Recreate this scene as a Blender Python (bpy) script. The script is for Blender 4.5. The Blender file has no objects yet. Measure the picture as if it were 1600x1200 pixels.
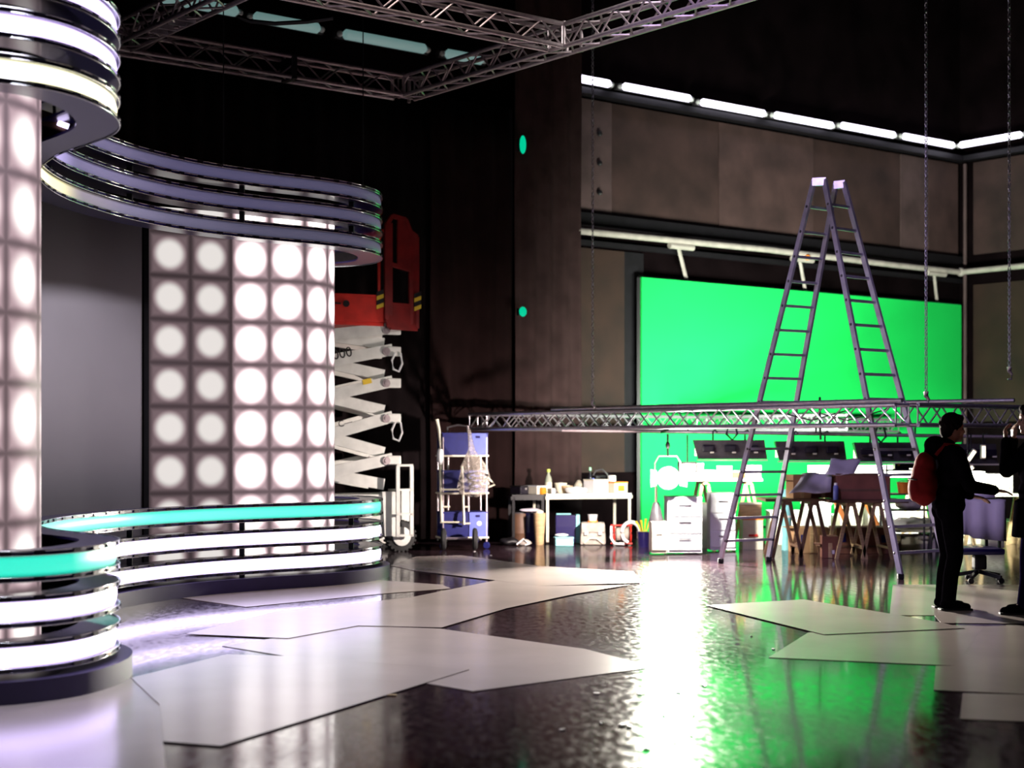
import bpy, bmesh, math, random
from mathutils import Vector, Matrix
random.seed(7)
PI = math.pi
SC = bpy.context.scene
COL = SC.collection
# ---------------------------------------------------------------- camera
F, HZ, EYE = 2480.0, 690.0, 1.5          # focal length (px), horizon row, lens height
cd = bpy.data.cameras.new('camera'); cam = bpy.data.objects.new('camera', cd); COL.objects.link(cam)
cam.location = (0, 0, EYE); cam.rotation_euler = (PI/2, 0, 0)
cd.sensor_width = 36; cd.lens = 36*F/1600; cd.shift_y = (HZ-600)/1600
cd.clip_start = .1; cd.clip_end = 200
cd.dof.use_dof = True; cd.dof.focus_distance = 15.0; cd.dof.aperture_fstop = 1.5
SC.camera = cam
SC.cycles.sample_clamp_indirect = 3.0; SC.cycles.caustics_reflective = False; SC.cycles.caustics_refractive = False
# ---------------------------------------------------------------- world, exposure
w = bpy.data.worlds.new('world'); SC.world = w; w.use_nodes = True
w.node_tree.nodes['Background'].inputs[0].default_value = (.5, .42, .7, 1)
w.node_tree.nodes['Background'].inputs[1].default_value = .0
SC.view_settings.view_transform = 'Standard'; SC.view_settings.look = 'None'
SC.view_settings.exposure = 0.0; SC.view_settings.gamma = 1.0
SC.view_settings.use_curve_mapping = False

def lamp(name, kind, loc, energy, col, size=.1, size_y=None, target=None, spot=None, blend=.5, spread=180):
    l = bpy.data.lights.new(name, kind); l.energy = energy; l.color = col
    if kind == 'AREA':
        l.size = size; l.spread = math.radians(spread)
        if size_y: l.shape = 'RECTANGLE'; l.size_y = size_y
    else:
        l.shadow_soft_size = size
    if spot: l.spot_size = math.radians(spot); l.spot_blend = blend
    o = bpy.data.objects.new(name, l); COL.objects.link(o); o.location = loc
    if target is not None:
        o.rotation_euler = (Vector(target)-Vector(loc)).to_track_quat('-Z', 'Y').to_euler()
    return o

# ---------------------------------------------------------------- hall axes and measuring helpers
A1 = Vector((.786, .618, 0))              # along the back wall, to the right and away
A2 = Vector((-.618, .786, 0))             # towards the back wall
AZ = math.atan2(.618, .786)
UP = Vector((0, 0, 1))
def PD(u, v, d): return Vector(((u-800)/F*d, d, EYE-(v-HZ)/F*d))
def G(u, v, z=0.0):
    d = (EYE-z)*F/(v-HZ); return Vector(((u-800)/F*d, d, z))
def W(u, v, n=19.4):                      # a point of the plane parallel to the back wall
    d = n/(-.618*(u-800)/F+.786); return PD(u, v, d)
NB = 19.4                                 # back wall plane
CORNER = W(1500, 690, NB)                 # corner of back and right wall
NR = CORNER.x*.786+CORNER.y*.618
def WR(u, v, n=None):
    n = NR if n is None else n
    d = n/(.786*(u-800)/F+.618); return PD(u, v, d)

lamp('added_violet_fill', 'SPOT', (-1.0, 9.0, 7.5), 2300, (.66, .52, 1), .5, target=(4.0, 18.4, 2.2), spot=28)  # added off-frame spot tinting ladder and cloth violet
lamp('added_floor_fill', 'SPOT', (-1.6, 9.5, 8.5), 2500, (.86, .86, 1), 1.0, target=(-2.4, 10.8, 0), spot=58, blend=.9)  # added off-frame spot brightening the left floor sheets
lamp('added_floor_fill', 'SPOT', (.8, 13.0, 9.0), 1250, (1, .84, .74), 1.0, target=(-.4, 14.0, 0), spot=60, blend=.9)  # added warm spot brightening the middle floor sheets, no fixture modelled
lamp('added_lift_fill', 'SPOT', (2.2, 13.0, 7.0), 1100, (1, .97, .9), .4, target=(-1.9, 21.5, 1.9), spot=17, blend=.6)  # added off-frame spot whitening the scissor lift
lamp('added_screen_fill', 'SPOT', (.5, 10, 7), 1500, (.98, .92, 1), .5, target=(-4.15, 15.3, 1.7), spot=27, blend=.6)  # added off-frame spot brightening the grey screen

# ---------------------------------------------------------------- materials
def mat(name, col, rough=.5, metal=0, spec=.5, emit=None, es=0, coat=0, trans=0, ior=1.45, alpha=1, noise=0, nscale=8, bump=0, bscale=60, sheen=0, aniso=None):
    m = bpy.data.materials.new(name); m.use_nodes = True
    nt = m.node_tree; b = nt.nodes['Principled BSDF']
    b.inputs['Base Color'].default_value = (*col, 1); b.inputs['Roughness'].default_value = rough
    b.inputs['Metallic'].default_value = metal; b.inputs['Specular IOR Level'].default_value = spec
    b.inputs['Coat Weight'].default_value = coat; b.inputs['Transmission Weight'].default_value = trans
    b.inputs['IOR'].default_value = ior; b.inputs['Alpha'].default_value = alpha
    b.inputs['Sheen Weight'].default_value = sheen
    if emit: b.inputs['Emission Color'].default_value = (*emit, 1); b.inputs['Emission Strength'].default_value = es
    if noise or bump:
        tc = nt.nodes.new('ShaderNodeTexCoord')
        mp = nt.nodes.new('ShaderNodeMapping'); nt.links.new(tc.outputs['Object'], mp.inputs['Vector'])
        if aniso: mp.inputs['Scale'].default_value = aniso
    if noise:
        n = nt.nodes.new('ShaderNodeTexNoise'); n.inputs['Scale'].default_value = nscale; n.inputs['Detail'].default_value = 5
        nt.links.new(mp.outputs[0], n.inputs['Vector'])
        r = nt.nodes.new('ShaderNodeMapRange'); r.inputs[1].default_value = .3; r.inputs[2].default_value = .7
        r.inputs[3].default_value = 1-noise; r.inputs[4].default_value = 1+noise
        nt.links.new(n.outputs['Fac'], r.inputs[0])
        mx = nt.nodes.new('ShaderNodeVectorMath'); mx.operation = 'SCALE'; mx.inputs[0].default_value = col
        nt.links.new(r.outputs[0], mx.inputs['Scale']); nt.links.new(mx.outputs[0], b.inputs['Base Color'])
    if bump:
        n2 = nt.nodes.new('ShaderNodeTexNoise'); n2.inputs['Scale'].default_value = bscale; n2.inputs['Detail'].default_value = 3
        nt.links.new(mp.outputs[0], n2.inputs['Vector'])
        bp = nt.nodes.new('ShaderNodeBump'); bp.inputs['Strength'].default_value = bump; bp.inputs['Distance'].default_value = .01
        nt.links.new(n2.outputs['Fac'], bp.inputs['Height']); nt.links.new(bp.outputs[0], b.inputs['Normal'])
    return m
def glow(name, col, s): return mat(name, (.7, .7, .7), .4, emit=col, es=s)
M = {}
M['black'] = mat('black_paint', (.006, .005, .007), .5, noise=.3)
M['black_gloss'] = mat('black_gloss', (.012, .010, .018), .25)
M['rubber'] = mat('rubber', (.012, .012, .013), .7, bump=.4, bscale=30)
M['ceiling'] = mat('black_ceiling', (.003, .002, .003), .95, spec=.02)
M['wall_dark'] = mat('dark_wall', (.0045, .0025, .003), .95, spec=.02, noise=.5, nscale=1.5)
M['plywood'] = mat('brown_plywood', (.060, .032, .030), .7, noise=.35, nscale=1.8, bump=.3, bscale=12)
M['plywood_b'] = mat('grey_brown_plywood', (.080, .048, .048), .7, noise=.3, nscale=2.2, bump=.3, bscale=12)
M['plywood_c'] = mat('dark_brown_plywood', (.040, .020, .018), .7, noise=.4, nscale=1.6, bump=.3, bscale=12)
M['brown_wall'] = mat('brown_wall_board', (.022, .009, .0055), .8, noise=.35, nscale=2)
M['pipe'] = mat('cream_pipe', (.45, .40, .36), .45, noise=.2, nscale=5)
M['curtain'] = mat('brown_black_drape', (.038, .021, .021), .9, noise=.25, nscale=3, spec=.1)
M['curtain_dark'] = mat('black_drape', (.006, .004, .0045), .95, noise=.3, nscale=3, spec=.05)
M['curtain_mid'] = mat('dark_brown_drape', (.011, .005, .005), .9, noise=.25, nscale=3, spec=.08)
M['green'] = mat('chroma_green_cloth', (.002, .68, .10), .8, noise=.04, nscale=1.2)
M['steel'] = mat('truss_aluminium', (.62, .58, .64), .33, .85, noise=.12, nscale=20)
M['steel_warm'] = mat('dull_truss_aluminium', (.42, .35, .37), .42, .7, noise=.15, nscale=20)
M['ladder'] = mat('ladder_aluminium', (.62, .58, .66), .42, .55, noise=.15, nscale=9)
M['chrome'] = mat('chrome', (.85, .85, .88), .12, 1.0)
M['acrylic'] = mat('clear_acrylic_edge', (.8, .85, .9), .08, trans=.8)
M['navy'] = mat('dark_blue_lacquer', (.014, .010, .075), .3, coat=.3)
M['plinth'] = mat('dark_blue_plinth', (.022, .014, .065), .42, noise=.2, nscale=3)
M['screen_grey'] = mat('grey_white_screen', (.50, .47, .52), .9, spec=.1, noise=.05, nscale=1)
M['white'] = mat('white_paint', (.8, .8, .8), .45, noise=.06, nscale=6)
M['white_lift'] = mat('cream_white_enamel', (.72, .72, .68), .4, noise=.12, nscale=6)
M['red'] = mat('red_enamel', (.62, .03, .02), .42, noise=.2, nscale=5)
M['dark_red'] = mat('dark_red_enamel', (.17, .008, .008), .5, noise=.25, nscale=5)
M['yellow'] = mat('yellow_paint', (.8, .55, .04), .5)
M['blue'] = mat('blue_plastic', (.010, .012, .11), .4, noise=.15, nscale=10)
M['blue_light'] = mat('light_blue_plastic', (.13, .16, .50), .4, noise=.1, nscale=10)
M['cream'] = mat('cream_plastic', (.75, .70, .56), .45, noise=.1, nscale=8)
M['teal'] = mat('teal_plastic', (.25, .62, .64), .4, noise=.1, nscale=8)
M['cardboard'] = mat('cardboard', (.42, .24, .12), .8, noise=.15, nscale=5)
M['cardboard_dark'] = mat('dark_cardboard', (.20, .075, .05), .8, noise=.2, nscale=5)
M['wood'] = mat('pale_wood', (.50, .34, .18), .6, noise=.2, nscale=6, aniso=(1, 1, 8))
M['wood_dark'] = mat('dark_wood', (.12, .06, .035), .55, noise=.25, nscale=6)
M['orange'] = mat('orange_plastic', (.95, .28, .03), .45, noise=.08, nscale=8)
M['amber'] = mat('amber_liquid', (.6, .25, .02), .2)
M['grey'] = mat('grey_fabric', (.38, .34, .30), .7, noise=.2, nscale=12, bump=.3)
M['grey_dark'] = mat('dark_grey_plastic', (.05, .045, .05), .4, noise=.3, nscale=14)
M['paper'] = mat('pale_lilac_paper', (.62, .58, .66), .6, noise=.05, nscale=4)
M['bag'] = mat('clear_plastic_bag', (.55, .48, .42), .2, alpha=.38, noise=.5, nscale=25, bump=.8, bscale=40)
M['glass'] = mat('bottle_glass', (.7, .75, .6), .1, trans=.5)
M['cap_yellow'] = mat('yellow_green_cap', (.6, .7, .12), .4)
M['cap_green'] = mat('pale_green_cap', (.3, .7, .4), .4)
M['skin'] = mat('skin', (.42, .22, .17), .5, noise=.08, nscale=20)
M['cloth_black'] = mat('black_cloth', (.0035, .003, .0045), 1.0, spec=0, noise=.3, nscale=9, bump=.4, bscale=14)
M['cloth_navy'] = mat('dark_navy_cloth', (.007, .005, .020), 1.0, spec=0, noise=.35, nscale=9, bump=.4, bscale=14)
M['hair'] = mat('dark_hair', (.010, .006, .006), .8, spec=.05, bump=.5, bscale=60)
M['pack'] = mat('red_backpack_nylon', (.17, .008, .010), .8, spec=.1, noise=.25, nscale=8, bump=.4, bscale=12)
M['tube'] = glow('fluorescent_tube', (.86, .80, 1), 4.5)
M['tube_dim'] = glow('dim_teal_tube', (.25, .46, .44), .42)  # dimming by a gauze in front is put into the glow
M['signal'] = mat('green_signal_lamp', (.0, .05, .03), .6, spec=.1, emit=(0, .5, .26), es=1.2)
M['bulb'] = glow('work_lamp_bulb', (1, .97, .88), 700)
M['flood_glow'] = glow('flood_reflector', (1, .9, .65), 3.0)
M['led_on'] = glow('led_white_violet', (.72, .62, 1), 3.2)

def floor_material(name, base, rough0, rough1, scratch, coat, bump):
    m = bpy.data.materials.new(name); m.use_nodes = True; nt = m.node_tree; b = nt.nodes['Principled BSDF']
    tc = nt.nodes.new('ShaderNodeTexCoord'); L = nt.links.new
    def noise(sc, det, scale3, rot=0):
        mp = nt.nodes.new('ShaderNodeMapping'); mp.inputs['Scale'].default_value = scale3; mp.inputs['Rotation'].default_value = (0, 0, rot)
        L(tc.outputs['Object'], mp.inputs['Vector'])
        n = nt.nodes.new('ShaderNodeTexNoise'); n.inputs['Scale'].default_value = sc; n.inputs['Detail'].default_value = det
        L(mp.outputs[0], n.inputs['Vector']); return n.outputs['Fac']
    def rng(s, a, c, lo, hi):
        r = nt.nodes.new('ShaderNodeMapRange'); r.inputs[1].default_value = a; r.inputs[2].default_value = c
        r.inputs[3].default_value = lo; r.inputs[4].default_value = hi; L(s, r.inputs[0]); return r.outputs[0]
    big = noise(1.2, 6, (1, 1, 1)); fine = noise(22, 6, (1, .35, 1), .6); scr = noise(30, 3, (.06, 1.6, 1), .5); scr2 = noise(30, 3, (.05, 1.8, 1), -1.1)
    f = rng(big, .35, .65, .72 if scratch else .93, 1.25 if scratch else 1.05)
    vm = nt.nodes.new('ShaderNodeVectorMath'); vm.operation = 'SCALE'; vm.inputs[0].default_value = base; L(f, vm.inputs['Scale'])
    s1 = rng(scr, .70, .76, 0, scratch); s2 = rng(scr2, .70, .76, 0, scratch)
    ad = nt.nodes.new('ShaderNodeMath'); L(s1, ad.inputs[0]); L(s2, ad.inputs[1])
    mx = nt.nodes.new('ShaderNodeMix'); mx.data_type = 'RGBA'; L(ad.outputs[0], mx.inputs['Factor'])
    L(vm.outputs[0], mx.inputs['A']); mx.inputs['B'].default_value = (.5, .42, .4, 1)
    L(mx.outputs['Result'], b.inputs['Base Color'])
    L(rng(fine, .35, .68, rough0, rough1), b.inputs['Roughness'])
    bp = nt.nodes.new('ShaderNodeBump'); bp.inputs['Strength'].default_value = bump; bp.inputs['Distance'].default_value = .004
    L(fine, bp.inputs['Height'])
    if bump: L(bp.outputs[0], b.inputs['Normal'])
    b.inputs['Coat Weight'].default_value = coat; b.inputs['Coat Roughness'].default_value = rough0*.8
    return m
M['floor'] = floor_material('dark_glossy_floor', (.036, .020, .027), .08, .20, .16, .35, .06)
M['sheet'] = floor_material('beige_hardboard', (.55, .47, .45), .22, .22, .0, .45, 0)
M['sheet_edge'] = mat('hardboard_edge', (.10, .06, .05), .7)

# ---------------------------------------------------------------- mesh builder
class MB:
    def __init__(s): s.bm = bmesh.new(); s.mats = []; s.cur = 0
    def use(s, m):
        if m not in s.mats: s.mats.append(m)
        s.cur = s.mats.index(m); return s
    def _tag(s, n0):
        s.bm.faces.ensure_lookup_table()
        for i in range(n0, len(s.bm.faces)): s.bm.faces[i].material_index = s.cur
    def quad(s, pts):
        n = len(s.bm.faces); s.bm.faces.new([s.bm.verts.new(p) for p in pts]); s._tag(n); return s
    def box(s, c, size, rot=None, bev=0, taper=1.0):
        n = len(s.bm.faces); c = Vector(c); hx, hy, hz = [q/2 for q in size]
        vs = []
        for z in (-hz, hz):
            t = taper if z > 0 else 1
            for x, y in ((-hx, -hy), (hx, -hy), (hx, hy), (-hx, hy)):
                p = Vector((x*t, y*t, z))
                if rot is not None: p = rot @ p
                vs.append(s.bm.verts.new(c+p))
        fs = [s.bm.faces.new([vs[i] for i in f]) for f in ((3, 2, 1, 0), (4, 5, 6, 7), (0, 1, 5, 4), (1, 2, 6, 5), (2, 3, 7, 6), (3, 0, 4, 7))]
        if bev:
            es = list({e for f in fs for e in f.edges})
            bmesh.ops.bevel(s.bm, geom=es, offset=bev, segments=2, affect='EDGES', profile=.6)
        s._tag(n); return s
    def tube(s, a, b, r, r2=None, seg=8, cap=True):
        n = len(s.bm.faces); a, b = Vector(a), Vector(b); r2 = r if r2 is None else r2
        d = b-a
        if d.length < 1e-6: return s
        q = d.to_track_quat('Z', 'Y').to_matrix()
        A = [s.bm.verts.new(a+q @ Vector((r*math.cos(t*2*PI/seg), r*math.sin(t*2*PI/seg), 0))) for t in range(seg)]
        B = [s.bm.verts.new(b+q @ Vector((r2*math.cos(t*2*PI/seg), r2*math.sin(t*2*PI/seg), 0))) for t in range(seg)]
        for i in range(seg):
            j = (i+1) % seg; s.bm.faces.new((A[i], A[j], B[j], B[i]))
        if cap: s.bm.faces.new(A[::-1]); s.bm.faces.new(B)
        s._tag(n); return s
    def bar(s, a, b, wx, wy, roll=None):          # rectangular bar between two points
        a, b = Vector(a), Vector(b); d = b-a
        z = d.normalized(); x = (Vector(roll) if roll is not None else (UP if abs(z.z) < .9 else Vector((1, 0, 0))))
        y = z.cross(x).normalized(); x = y.cross(z).normalized()
        R = Matrix((x, y, z)).transposed()
        return s.box((a+b)/2, (wx, wy, d.length), R)
    def path(s, pts, r, seg=7, closed=False):
        pts = [Vector(p) for p in pts]; n = len(s.bm.faces); rings = []; N = len(pts)
        for i, p in enumerate(pts):
            if closed: t = pts[(i+1) % N]-pts[i-1]
            else: t = pts[min(i+1, N-1)]-pts[max(i-1, 0)]
            q = t.to_track_quat('Z', 'Y').to_matrix()
            rr = r[i] if isinstance(r, (list, tuple)) else r
            rings.append([s.bm.verts.new(p+q @ Vector((rr*math.cos(k*2*PI/seg), rr*math.sin(k*2*PI/seg), 0))) for k in range(seg)])
        for i in range(N if closed else N-1):
            A, B = rings[i], rings[(i+1) % N]
            for k in range(seg):
                j = (k+1) % seg; s.bm.faces.new((A[k], A[j], B[j], B[k]))
        if not closed: s.bm.faces.new(rings[0][::-1]); s.bm.faces.new(rings[-1])
        s._tag(n); return s
    def lathe(s, c, prof, seg=20, rot=None, axis_rot=None):
        n = len(s.bm.faces); c = Vector(c); rings = []
        for r, z in prof:
            ring = []
            for k in range(seg):
                p = Vector((max(r, .0005)*math.cos(k*2*PI/seg), max(r, .0005)*math.sin(k*2*PI/seg), z))
                if rot is not None: p = rot @ p
                ring.append(s.bm.verts.new(c+p))
            rings.append(ring)
        for A, B in zip(rings, rings[1:]):
            for k in range(seg):
                j = (k+1) % seg; s.bm.faces.new((A[k], A[j], B[j], B[k]))
        s.bm.faces.new(rings[0][::-1]); s.bm.faces.new(rings[-1]); s._tag(n); return s
    def ball(s, c, r, rot=None, u=14, v=10):
        n = len(s.bm.faces); rr = (r, r, r) if not hasattr(r, '__len__') else r
        mtx = Matrix.Translation(Vector(c)) @ ((rot.to_4x4()) if rot is not None else Matrix.Identity(4)) @ Matrix.Diagonal((*rr, 1))
        bmesh.ops.create_uvsphere(s.bm, u_segments=u, v_segments=v, radius=1, matrix=mtx); s._tag(n); return s
    def prism(s, poly, z0, z1, side=None):        # poly: list of (x,y), extruded in z
        n = len(s.bm.faces); A = [s.bm.verts.new((p[0], p[1], z0)) for p in poly]; B = [s.bm.verts.new((p[0], p[1], z1)) for p in poly]
        s.bm.faces.new(A[::-1]); s.bm.faces.new(B); s._tag(n)
        n = len(s.bm.faces); c = s.cur
        if side: s.use(side)
        for i in range(len(poly)):
            j = (i+1) % len(poly); s.bm.faces.new((A[i], A[j], B[j], B[i]))
        s._tag(n); s.cur = c; return s
    def slab(s, pts, nrm, th):                    # planar polygon in space given a thickness
        n = len(s.bm.faces); o = Vector(nrm)*th; A = [s.bm.verts.new(Vector(p)) for p in pts]; B = [s.bm.verts.new(Vector(p)+o) for p in pts]
        s.bm.faces.new(A[::-1]); s.bm.faces.new(B)
        for i in range(len(pts)):
            j = (i+1) % len(pts); s.bm.faces.new((A[i], A[j], B[j], B[i]))
        s._tag(n); return s
    def grid(s, rows, th=0):                      # rows of points -> surface
        n = len(s.bm.faces); V = [[s.bm.verts.new(p) for p in r] for r in rows]
        for i in range(len(V)-1):
            for j in range(len(V[0])-1): s.bm.faces.new((V[i][j], V[i][j+1], V[i+1][j+1], V[i+1][j]))
        s._tag(n); return s
    def build(s, name, m=None, parent=None, smooth=False, origin=None, fixn=True):
        if fixn: bmesh.ops.recalc_face_normals(s.bm, faces=s.bm.faces)
        me = bpy.data.meshes.new(name)
        off = Vector((0, 0, 0))
        if parent is not None:
            p = parent
            inv = wm(p).inverted()
            s.bm.transform(inv)
        elif origin is not None:
            off = Vector(origin); s.bm.transform(Matrix.Translation(-off))
        s.bm.to_mesh(me); s.bm.free()
        if smooth:
            me.polygons.foreach_set('use_smooth', [True]*len(me.polygons))
            if smooth != 'all':
                try: me.set_sharp_from_angle(angle=math.radians(42))
                except Exception: pass
        for mm in (s.mats or [m]): me.materials.append(M[mm] if isinstance(mm, str) else mm)
        o = bpy.data.objects.new(name, me); COL.objects.link(o)
        if parent is not None: o.parent = parent
        else: o.location = off
        return o
def wm(o):
    m = Matrix.LocRotScale(o.location, o.rotation_euler, o.scale)
    return wm(o.parent) @ m if o.parent else m
def tag(o, label=None, cat=None, group=None, kind=None):
    if label: o['label'] = label
    if cat: o['category'] = cat
    if group: o['group'] = group
    if kind: o['kind'] = kind
    return o
def thing(name, label, cat, loc=(0, 0, 0), rz=0, group=None):
    o = bpy.data.objects.new(name, None); COL.objects.link(o); o.empty_display_size = .1
    o.location = loc; o.rotation_euler = (0, 0, rz); return tag(o, label, cat, group)
def children(o): return [c for c in COL.objects if c.parent == o]
def dup(o, parent=None):
    c = o.copy(); COL.objects.link(c)
    if parent is not None: c.parent = parent
    for ch in children(o): dup(ch, c)
    return c
RH = Matrix.Rotation(AZ, 3, 'Z')             # rotation into the hall's axes
# ================================================================= SETTING
b = MB().use('floor'); b.prism([(-16, -3), (22, -3), (22, 42), (-16, 42)], -.2, 0); tag(b.build('floor'), kind='structure')
b = MB(); b.prism([(-16, -3), (22, -3), (22, 42), (-16, 42)], 11, 11.2); tag(b.build('ceiling', 'ceiling'), kind='structure')
# back wall
L0 = CORNER-A1*24; C0 = Vector((CORNER.x, CORNER.y, 0)); L0.z = 0
b = MB(); b.slab([L0, C0+A1*.3, C0+A1*.3+UP*11, L0+UP*11], A2, .3); wall = tag(b.build('wall_back', 'wall_dark'), kind='structure')
pan = [(897, 953, 'plywood_b'), (953, 1120, 'plywood_c'), (1120, 1268, 'plywood'), (1268, 1404, 'plywood_c'), (1404, 1448, 'plywood_b'), (1448, 1494, 'plywood')]
for u0, u1, mm in pan:
    p0, p1 = W(u0+.4, 690), W(u1-.4, 690)
    p0.z = p1.z = 0; b = MB()
    off = -A2*(.05 if mm != 'plywood_c' else .04)
    b.slab([p0+UP*5.2, p1+UP*5.2, p1+UP*7.02, p0+UP*7.02], off.normalized(), off.length)
    # bolt heads
    b.build('panel', mm, wall)
for u0, u1, z0, z1, mm in ((899, 973, 1.0, 4.62, 'brown_wall'), (973, 1003, 1.0, 4.62, 'black'), (899, 1003, .0, .95, 'wall_dark')):
    p0, p1 = W(u0, 690), W(u1, 690); p0.z = p1.z = 0
    MB().slab([p0+UP*z0, p1+UP*z0, p1+UP*z1, p0+UP*z1], -A2, .04).build('panel', mm, wall)
for i in range(3):                             # bolts on the pale panel
    p = W(932, 210+46*i); MB().lathe(p-A2*.08, [(.045, 0), (.04, .03), (.02, .04)], 12, Matrix.Rotation(PI/2, 3, 'X')).build('bolt_cap', 'black', wall)
# ledge under the tubes and dark girders
def girder(z0, z1, t, m, name='trim_1'):
    p0, p1 = W(880, 690), W(1499, 690); p0.z = p1.z = 0
    tag(MB().slab([p0+UP*z0, p1+UP*z0, p1+UP*z1, p0+UP*z1], -A2, t).build(name, m), kind='structure')
girder(7.06, 7.16, .22, 'black', 'trim_1'); girder(4.98, 5.17, .16, 'black', 'trim_2'); girder(4.66, 4.74, .10, 'black', 'trim_3')
# right wall
R1 = C0+A2*-14; R1.z = 0
wr = tag(MB().slab([C0, C0-A2*26, C0-A2*26+UP*11, C0+UP*11], A1, .3).build('wall_right', 'wall_dark'), kind='structure')
for z0, z1, s0, s1, mm in ((5.2, 7.02, .35, 3.2, 'plywood_c'), (5.2, 7.02, 3.22, 6.5, 'plywood_c'), (1.9, 4.6, .35, 6.5, 'brown_wall'), (0, 1.6, .35, 6.5, 'wall_dark')):
    p0, p1 = C0-A2*s0, C0-A2*s1
    MB().slab([p0+UP*z0, p1+UP*z0, p1+UP*z1, p0+UP*z1], -A1, .05).build('panel', mm, wr)
tag(MB().slab([C0-A2*.2+UP*7.06, C0-A2*7+UP*7.06, C0-A2*7+UP*7.16, C0-A2*.2+UP*7.16], -A1, .2).build('trim_4', 'black'), kind='structure')
tag(MB().tube(C0-A2*.22-A1*.14, C0-A2*.22-A1*.14+UP*7.0, .035).build('trim_5', 'plywood_b'), kind='structure')
# remaining walls, out of view
wl = MB().slab([Vector((-11, 24, 0)), Vector((-11, -2, 0)), Vector((-11, -2, 11)), Vector((-11, 24, 11))], Vector((-1, 0, 0)), .3).build('wall_left', 'ceiling'); tag(wl, kind='structure')
wf = MB().slab([Vector((-11, -2.5, 0)), Vector((21, -2.5, 0)), Vector((21, -2.5, 11)), Vector((-11, -2.5, 11))], Vector((0, -1, 0)), .3).build('wall_rear', 'ceiling'); tag(wf, kind='structure')

# cream pipe rail with brackets
pr = thing('pipe_rail', 'long cream pipe running along both brown walls above the green screen', 'pipe', W(1200, 397))
zp = W(907, 367).z
def wpt(s, off, z): q = C0-A1*s-A2*off; return Vector((q.x, q.y, z))
s_left = (CORNER-W(880, 690)).length
mb = MB(); mb.path([wpt(s_left, .35, zp), wpt(6, .35, zp+.03), wpt(2.5, .35, zp), wpt(.45, .35, zp)], .055, 10)
mb.build('pipe', 'pipe', pr, True)
q = wpt(.45, .35, zp); MB().tube(q, q-A2*6, .055, seg=10).build('pipe', 'pipe', pr, True)
MB().ball(q, .085).build('elbow', 'pipe', pr, True)
for s in (s_left-2.2, s_left-5.2, 1.3):
    MB().bar(wpt(s, .35, zp-.07), wpt(s-.55, .02, zp-.66), .05, .05).build('brace', 'pipe', pr)
    MB().tube(wpt(s+.2, .35, zp-.08), wpt(s-.35, .35, zp-.08), .05, seg=8).build('coupler', 'pipe', pr, True)
MB().ball(W(1262, 402, 18.98), .05).build('valve_knob', 'orange', pr, True)
# fluorescent tubes on the back wall
tubes = [(905, 954, 123, 131), (973, 1079, 134, 155), (1095, 1195, 158, 179), (1210, 1301, 180, 196), (1314, 1398, 197, 210), (1411, 1490, 213, 227)]
names_t = ['shortest white tube light beside the dark curtain edge', 'second white tube light from the curtain along the brown wall',
  'third white tube light from the curtain along the brown wall', 'fourth white tube light from the curtain, left above the ladder top',
  'fifth white tube light from the curtain, right above the ladder top', 'sixth white tube light, last one before the wall corner']
def tube_fit(p0, p1, label, m, out, r=.062, group='tube lights along the wall'):
    t = thing('tube_light', label, 'light', (p0+p1)/2, group=group)
    d = (p1-p0).normalized()
    MB().path([p0, p0+d*.03, p0+d*.05, p1-d*.05, p1-d*.03, p1], [.02, r*.8, r, r, r*.8, .02], 12).build('diffuser', m, t, True)
    MB().bar(p0-d*.09-out*.085+UP*.0, p1+d*.09-out*.085, .1, .07).build('housing', 'grey_dark', t)
    for e in (p0-d*.04, p1+d*.04): MB().ball(e-out*.02, .045).build('end_cap', 'white', t, True)
    return t
for (u0, u1, v0, v1), nm in zip(tubes, names_t):
    p0, p1 = W(u0, v0, 19.1), W(u1, v1, 19.1); p0.z = p1.z = (p0.z+p1.z)/2
    tube_fit(p0, p1, nm, 'tube', -A2)
p0, p1 = WR(1499, 227, NR-.3), WR(1597, 210, NR-.3); p0.z = p1.z = (p0.z+p1.z)/2
tube_fit(p0, p1, 'white tube light on the right wall, just past the corner', 'tube', -A1)
for (u0, u1, v0, v1), nm in zip([(696, 755, 84, 94), (536, 666, 52, 78), (396, 500, 27, 44), (250, 372, -6, 20)],
   ['dim teal tube light nearest the overhead truss corner', 'dim teal tube light seen whole inside the overhead truss frame', 'dim teal tube light crossed by the left overhead truss', 'dim teal tube light at the top edge above the left truss']):
    p0, p1 = W(u0, v0, 19.1), W(u1, v1, 19.1); p0.z = p1.z = (p0.z+p1.z)/2
    tube_fit(p0, p1, nm, 'tube_dim', -A2, .075, 'dim tube lights up in the dark')

# green screen
gs = thing('green_screen', 'large flat bright green screen standing against the brown back wall', 'screen', W(1250, 690, 19.2)-UP*1.5)
p0, p1 = W(1003, 690, 19.15), W(1502, 690, 19.15); p0.z = p1.z = 0; zt = W(1003, 433, 19.15).z
b = MB(); b.slab([p0+UP*.02, p1+UP*.02, p1+UP*zt, p0+UP*zt], A2, .04); b.build('cloth', 'green', gs)
fr = MB()
for a_, c_ in ((p0+UP*.02, p0+UP*zt), (p1+UP*.02, p1+UP*zt), (p0+UP*zt, p1+UP*zt)): fr.bar(a_+A2*.08, c_+A2*.08, .06, .06)
fr.build('frame', 'black', gs)

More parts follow.
